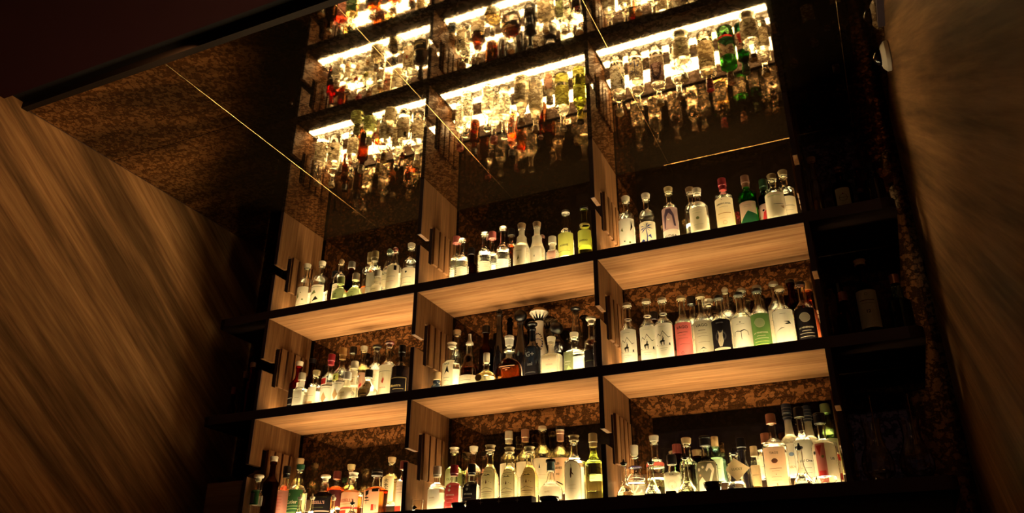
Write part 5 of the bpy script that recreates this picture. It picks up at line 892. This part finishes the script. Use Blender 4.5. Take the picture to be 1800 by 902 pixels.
 ('NA', 2.982, 0.366, 0.0850, 0.331, 0.0406, 'tall', 'bluecap', 'bluecapc', 'frost', 'clear', 0.6, ('white', 0.04, 0.45, 0.8, [('l', -0.6, 0.6, 0.4, 0.0015, 'ink')]), '', 'tall frosted bottle with blue printed capsule, right one of two'),
 ('NA', 3.045, 0.188, 0.0013, 0.332, 0.0520, 'dome', 'screwband', 'ink', 'clear', 'clear', 0.66, ('cream', 0.05, 0.64, 0.85, [('b', -0.6, 0.05, 0.1, 0.9, 'rosy'), ('d', -0.7, 0.7, 0.006, 'ink'), ('o', -0.7, 0.7, 0.008, 0.0015, 'ink'), ('d', -0.1, 0.6, 0.006, 'olive'), ('b', -0.5, 0.1, 0, 0.3, 'red'), ('t', 'UB', 0.55, 0.55, 0.012, 'ink'), ('p', [(-0.5, 0.85), (-0.3, 0.6), (-0.1, 0.85)], 'redink')]), '', 'clear bottle with black cap and red patchwork label'),
 ('NA', 3.066, 0.366, 0.0850, 0.333, 0.0390, 'std', 'screw', 'olive', 'green2', 'clear', 0.5, ('cream', 0.05, 0.5, 0.8, [('l', -0.6, 0.6, 0.5, 0.0015, 'ink')]), '', 'tall green-tinted back-row bottle by the right divider'),
 ('NA', 3.081, 0.261, 0.0013, 0.213, 0.0236, 'tube', 'screw', 'cream', 'clear', 'clear', 0.6, ('multi', 0.1, 0.75, 0.9, [('b', -1, 0.8, 1, 1, 'red'), ('b', -1, 0.5, 0, 0.7, 'darkgreen'), ('b', -0.5, 0.2, 0.8, 0.4, 'redink')]), '', 'narrow bottle with red and green label against the right divider'),
]
for w, X, Y, Z, H, R, shape, cap, capcol, glass, liquid, fill, label, extra, text in BOTTLES:
    make_bottle(X, Y, Z, H, R, shape, cap, capcol, glass, liquid, fill, label, extra, text + ', ' + WHERE[w], group=GROUP[w[0]])

# ------------------------------------------------------------------ bar tools along the counter's front edge
DASH = [(.349, .136, .034, 'clear dasher flask at the front, leftmost of four in the left bay'),
        (.430, .132, .033, 'clear dasher flask at the front, second of four in the left bay'),
        (.569, .120, .033, 'clear dasher flask in front of the black-label wide bottle'),
        (.692, .088, .032, 'low clear dasher flask in front of the peach-label wide bottle'),
        (2.176, .178, .040, 'clear dasher flask in front of the cone-shouldered bottle, right bay'),
        (2.304, .173, .038, 'clear dasher flask in front of the red-banded bottle'),
        (2.462, .182, .042, 'clear dasher flask between seal-label bottle and black bowl'),
        (2.953, .184, .040, 'clear dasher flask in front of the big-letter white label bottle')]
for i, (X, H, R, txt) in enumerate(DASH):
    make_bottle(X, .060, 0, H, R, 'flask', 'dasher', 'ink' if i > 2 else 'cream', 'clear', 'clear' if i % 2 else 'palegold', .30, None, '', txt, 'dasher_flask', 'flask', 'dasher flasks along the counter')

root = make_bottle(2.677, .058, 0, .186, .040, 'waist', 'dasher', 'ink', 'clear', 'clear', .62, None, '', 'waisted glass flask carrying a tilted diamond-shaped paper tag', 'tagged_flask', 'flask')
bm = bmesh.new()
pts = [(-.034, .085), (.005, .135), (.070, .088), (.012, .036)]
a = [bm.verts.new((x, -.043, z)) for x, z in pts]; b = [bm.verts.new((x, -.0418, z)) for x, z in pts]
bm.faces.new(a); bm.faces.new(b[::-1])
for i in range(4): bm.faces.new((a[i], a[(i + 1) % 4], b[(i + 1) % 4], b[i]))
vs, fs, wd, cx = text_geo('LUCKY'); s = .045 / wd
nv = [bm.verts.new(((x - cx) * s + .016, -.0434, (y - .3) * s + .086)) for x, y, _ in vs]
for f in fs: bm.faces.new([nv[i] for i in f]).material_index = 1
mesh_obj('paper_tag', bm, ['paper_cream', 'ink_olive'], root)

def bowl(X, Y, R, H, mat, txt, name='bowl', cat='bowl', group=None, Z=0.0):
    t = thing(name, txt, cat, (X, Y, Z), group)
    bm = bmesh.new()
    outer = [(0, R * .45), (H * .06, R * .55), (H * .25, R * .80), (H * .55, R * .95), (H * .9, R), (H, R * .985)]
    inner = [(H * .97, R * .95), (H * .55, R * .88), (H * .25, R * .70), (H * .12, R * .3)]
    loft(bm, outer + inner, seg=28)
    mesh_obj('bowl_shell', bm, mat, t, smooth=True)
    bm = bmesh.new(); loft(bm, [(.0004, R * .44), (-.0 + .0002, R * .40)][::-1], seg=20); bm.free()
    return t
bowl(1.322, .060, .038, .030, 'black_gloss', 'small shiny black bowl left of the black box with crosses')
bowl(1.803, .062, .048, .030, 'black_gloss', 'shallow dark bowl right of the black box with crosses')
bowl(2.575, .056, .040, .044, 'black_gloss', 'round black bowl in front of the bird-label bottle')
bowl(3.040, .060, .048, .034, 'glass_clear', 'small clear glass bowl in front of the red patchwork label bottle')
# jigger box and the small black block
t = thing('bar_tool_box', 'long black box with three pale crosses lying at the counter edge', 'box', (1.560, .045, 0))
box_obj('box_body', (-.172, .172, -.030, .030, 0, .036), 'dark_lacquer', t, bevel=.002)
bm = bmesh.new()
for cx_ in (-.095, .002, .098):
    for w_, h_ in ((.0095, .0009), (.0009, .0095)): box(bm, cx_ - w_, cx_ + w_, -.0312, -.0301, .019 - h_, .019 + h_)
mesh_obj('cross_marks', bm, 'paper_cream', t)
t = thing('matchbox', 'tiny black block at the counter edge beside the square seal-label bottle', 'box', (2.392, .040, 0))
box_obj('box_body', (-.021, .021, -.014, .014, 0, .014), 'rubber_black', t, bevel=.0015)
box_obj('box_lid', (-.0205, .0205, -.0135, .0135, .0142, .017), 'black_metal', t, bevel=.001)
# short glass with a dark mark
t = thing('shot_glass', 'short straight glass with a dark round mark by the centre bay\'s left upright', 'glass', (1.092, .050, 0))
bm = bmesh.new(); loft(bm, [(0, .024), (.001, .027), (.060, .030), (.0605, .0285), (.010, .0255), (.0095, .018)], seg=28)
mesh_obj('glass_wall', bm, 'glass_clear', t, smooth=True, angle=50)
pr_, se_ = [(0, .027), (.06, .030)], (1, 2)
label_mesh('printed_mark', ('none', .1, .8, .8, [('d', 0, .30, .009, 'ink'), ('p', [(-.5, .2), (.5, .2), (.3, .38), (-.3, .38)], 'ink')]), pr_, se_, .06, .028, t)

# crate, bowl and lidded jar at the dark left end of the counter
t = thing('wooden_crate', 'plain wooden crate standing at the dark left end of the counter', 'crate', (-.160, .075, 0))
box_obj('crate_front', (-.125, .125, -.060, -.050, 0, .222), 'crate_wood', t, bevel=.002)
box_obj('crate_back', (-.125, .125, .050, .060, 0, .222), 'crate_wood', t, bevel=.002)
box_obj('crate_side', (-.125, -.115, -.0495, .0495, 0, .222), 'crate_wood', t)
box_obj('crate_side', (.115, .125, -.0495, .0495, 0, .222), 'crate_wood', t)
box_obj('crate_lid', (-.124, .124, -.0595, .0595, .2225, .228), 'crate_wood', t)
bowl(-.200, .072, .056, .036, 'trim_brown', 'dim brown bowl standing on the wooden crate', Z=.2282)
t = thing('lidded_jar', 'tall dim jar with wide flat lid behind the wooden crate', 'jar', (-.100, .215, 0))
bm = bmesh.new(); loft(bm, [(0, .040), (.004, .044), (.24, .044), (.262, .036), (.27, .036)], seg=24); mesh_obj('jar_body', bm, 'dark_lacquer', t, smooth=True)
bm = bmesh.new(); loft(bm, [(.2702, .052), (.274, .056), (.290, .056), (.296, .050), (.305, .03), (.318, .022), (.322, .014)], seg=24); mesh_obj('jar_lid', bm, 'crate_wood', t, smooth=True)

# ------------------------------------------------------------------ bottles on the unlit ends of the shelves
G2 = 'bottles on the unlit right end'
SIDE = [
 (3.200, .20, ZC, .396, .027, 'tall', 'cork', 'cork', 'clear', 'gold', .4, None, '', 'tall pale bottle on the unlit right end of the top shelf', G2),
 (3.315, .19, ZC, .302, .046, 'dome', 'tee', 'brown', 'brown', 'dark', .5, ('cream', .10, .42, .55, [('o', 0, .5, .018, .0012, 'brown'), ('l', -.6, .6, .5, .0015, 'brown'), ('d', 0, .7, .003, 'redink')]), '', 'round dark bottle with round cream label, unlit right end of top shelf', G2),
 (3.398, .24, ZC, .194, .024, 'bell', 'ball', 'brown', 'brown', 'dark', .5, None, '', 'small dark bottle with a ball stopper, unlit right end of top shelf', G2),
 (3.405, .34, ZC, .405, .024, 'slender', 'screw', 'brown', 'redglass', 'dark', .5, None, '', 'very tall thin bottle at the back, unlit right end of top shelf', G2),
 (3.462, .21, ZC, .300, .046, 'wide', 'screw', 'ink', 'black', 'dark', .5, ('tan', .12, .28, .45, [('d', 0, .5, .006, 'brown')]), '', 'wide black bottle with small oval label, outermost on the top shelf', G2),
 (3.330, .19, ZB, .411, .046, 'std', 'cork_wide', 'tan', 'brown', 'amber', .6, ('cream', .16, .60, .85, [('t', '12', 0, .42, .016, 'ink'), ('l', -.6, .6, .72, .003, 'brown'), ('l', -.5, .5, .64, .001, 'brown'), ('o', 0, .88, .006, .001, 'brown')]), '', 'tall whisky bottle with large cream label, unlit right end of middle shelf', G2),
 (3.460, .20, ZB, .317, .049, 'wide', 'screw', 'copper', 'blueglass', 'dark', .6, None, '', 'wide blue-grey bottle, outermost on the middle shelf', G2),
 (3.232, .15, ZB, .250, .030, 'std', 'screw', 'darkred', 'brown', 'dark', .5, None, '', 'small dark bottle with red cap, unlit right end of middle shelf', G2),
 (3.215, .28, ZB, .345, .030, 'tall', 'screw', 'ink', 'brown', 'dark', .5, None, '', 'tall dark bottle behind the red-capped one, unlit right end of middle shelf', G2),
 (-.171, .12, ZB, .346, .024, 'std', 'cork', 'brown', 'redglass', 'dark', .5, None, '', 'dark bottle with brown cork, tallest on the unlit left end of middle shelf', 'bottles on the unlit left end'),
 (-.225, .13, ZB, .300, .024, 'ribbed', 'screw', 'brown', 'brown', 'dark', .5, None, '', 'ribbed dark bottle, middle one on the unlit left end of middle shelf', 'bottles on the unlit left end'),
 (-.285, .11, ZB, .200, .022, 'bell', 'screw', 'darkred', 'brown', 'dark', .5, None, '', 'smallest dark bottle on the unlit left end of middle shelf', 'bottles on the unlit left end')]
for X, Y, Z, H, R, shape, cap, capcol, glass, liquid, fill, label, extra, txt, grp in SIDE:
    make_bottle(X, Y, Z, H, R, shape, cap, capcol, glass, liquid, fill, label, extra, txt, group=grp)

def mixing_glass(X, Y, R, H, txt):
    t = thing('mixing_glass', txt, 'mixing glass', (X, Y, 0), 'mixing glasses on the unlit right end')
    bm = bmesh.new()
    outer = [(0, R * .5), (.004, R * .56), (.012, R * .46), (.022, R * .60), (H * .22, R * .97), (H * .34, R), (H * .46, R * .90), (H * .58, R * .66), (H * .70, R * .52), (H * .85, R * .54), (H, R * .60)]
    inner = [(H, R * .57), (H * .85, R * .50), (H * .70, R * .48), (H * .58, R * .62), (H * .46, R * .85), (H * .34, R * .95), (H * .22, R * .90), (.032, R * .50), (.030, R * .2)]
    rings = loft(bm, outer + inner, seg=32)
    for k, rg in enumerate(rings):     # cut facets round the belly
        z = rg[0].co.z
        if H * .15 < z < H * .5:
            for i, v in enumerate(rg):
                s = 1 - .035 * (i % 2); v.co.x *= s; v.co.y *= s
    mesh_obj('glass_bowl', bm, 'glass_clear', t, smooth=True, angle=12)
    bm = bmesh.new(); loft(bm, [(H * .60, .0022), (H * 1.32, .0022)], seg=8); loft(bm, [(H * 1.32, .003), (H * 1.35, .007), (H * 1.38, .003)], seg=10)
    bmesh.ops.translate(bm, verts=bm.verts, vec=(R * .2, 0, 0))
    mesh_obj('bar_spoon', bm, 'brass', t, smooth=True)
    return t
mixing_glass(3.250, .20, .066, .29, 'cut glass mixing pitcher next to the lit right bay')
mixing_glass(3.400, .20, .068, .28, 'cut glass mixing pitcher, outermost on the counter')

# ------------------------------------------------------------------ security camera on the right wall
t = thing('security_camera', 'small white dome camera fixed to the right wall near the ceiling', 'camera', (XR, -.262, 1.805))
bm = bmesh.new(); loft(bm, [(0, .066), (.004, .070), (.020, .068), (.034, .052), (.038, .040)], seg=32)
bmesh.ops.rotate(bm, verts=bm.verts, cent=(0, 0, 0), matrix=Matrix.Rotation(-PI / 2, 3, 'Y'))
mesh_obj('housing', bm, 'white_plastic', t, smooth=True)
bm = bmesh.new(); loft(bm, [(.034, .038)] + [(.036 + .036 * math.sin(a), .036 * math.cos(a)) for a in [PI / 2 * i / 8 for i in range(8)]] + [(.0722, .002)], seg=28)
bmesh.ops.rotate(bm, verts=bm.verts, cent=(0, 0, 0), matrix=Matrix.Rotation(-PI / 2, 3, 'Y'))
mesh_obj('lens_dome', bm, 'black_gloss', t, smooth=True)

# ------------------------------------------------------------------ modelling units -> metres
done = set()
for o in list(scene.objects):
    if o.type in ('CAMERA', 'LIGHT'): continue
    o.location = o.location * SC
    if o.type == 'MESH' and o.data.name not in done:
        done.add(o.data.name); o.data.transform(Matrix.Scale(SC, 4))
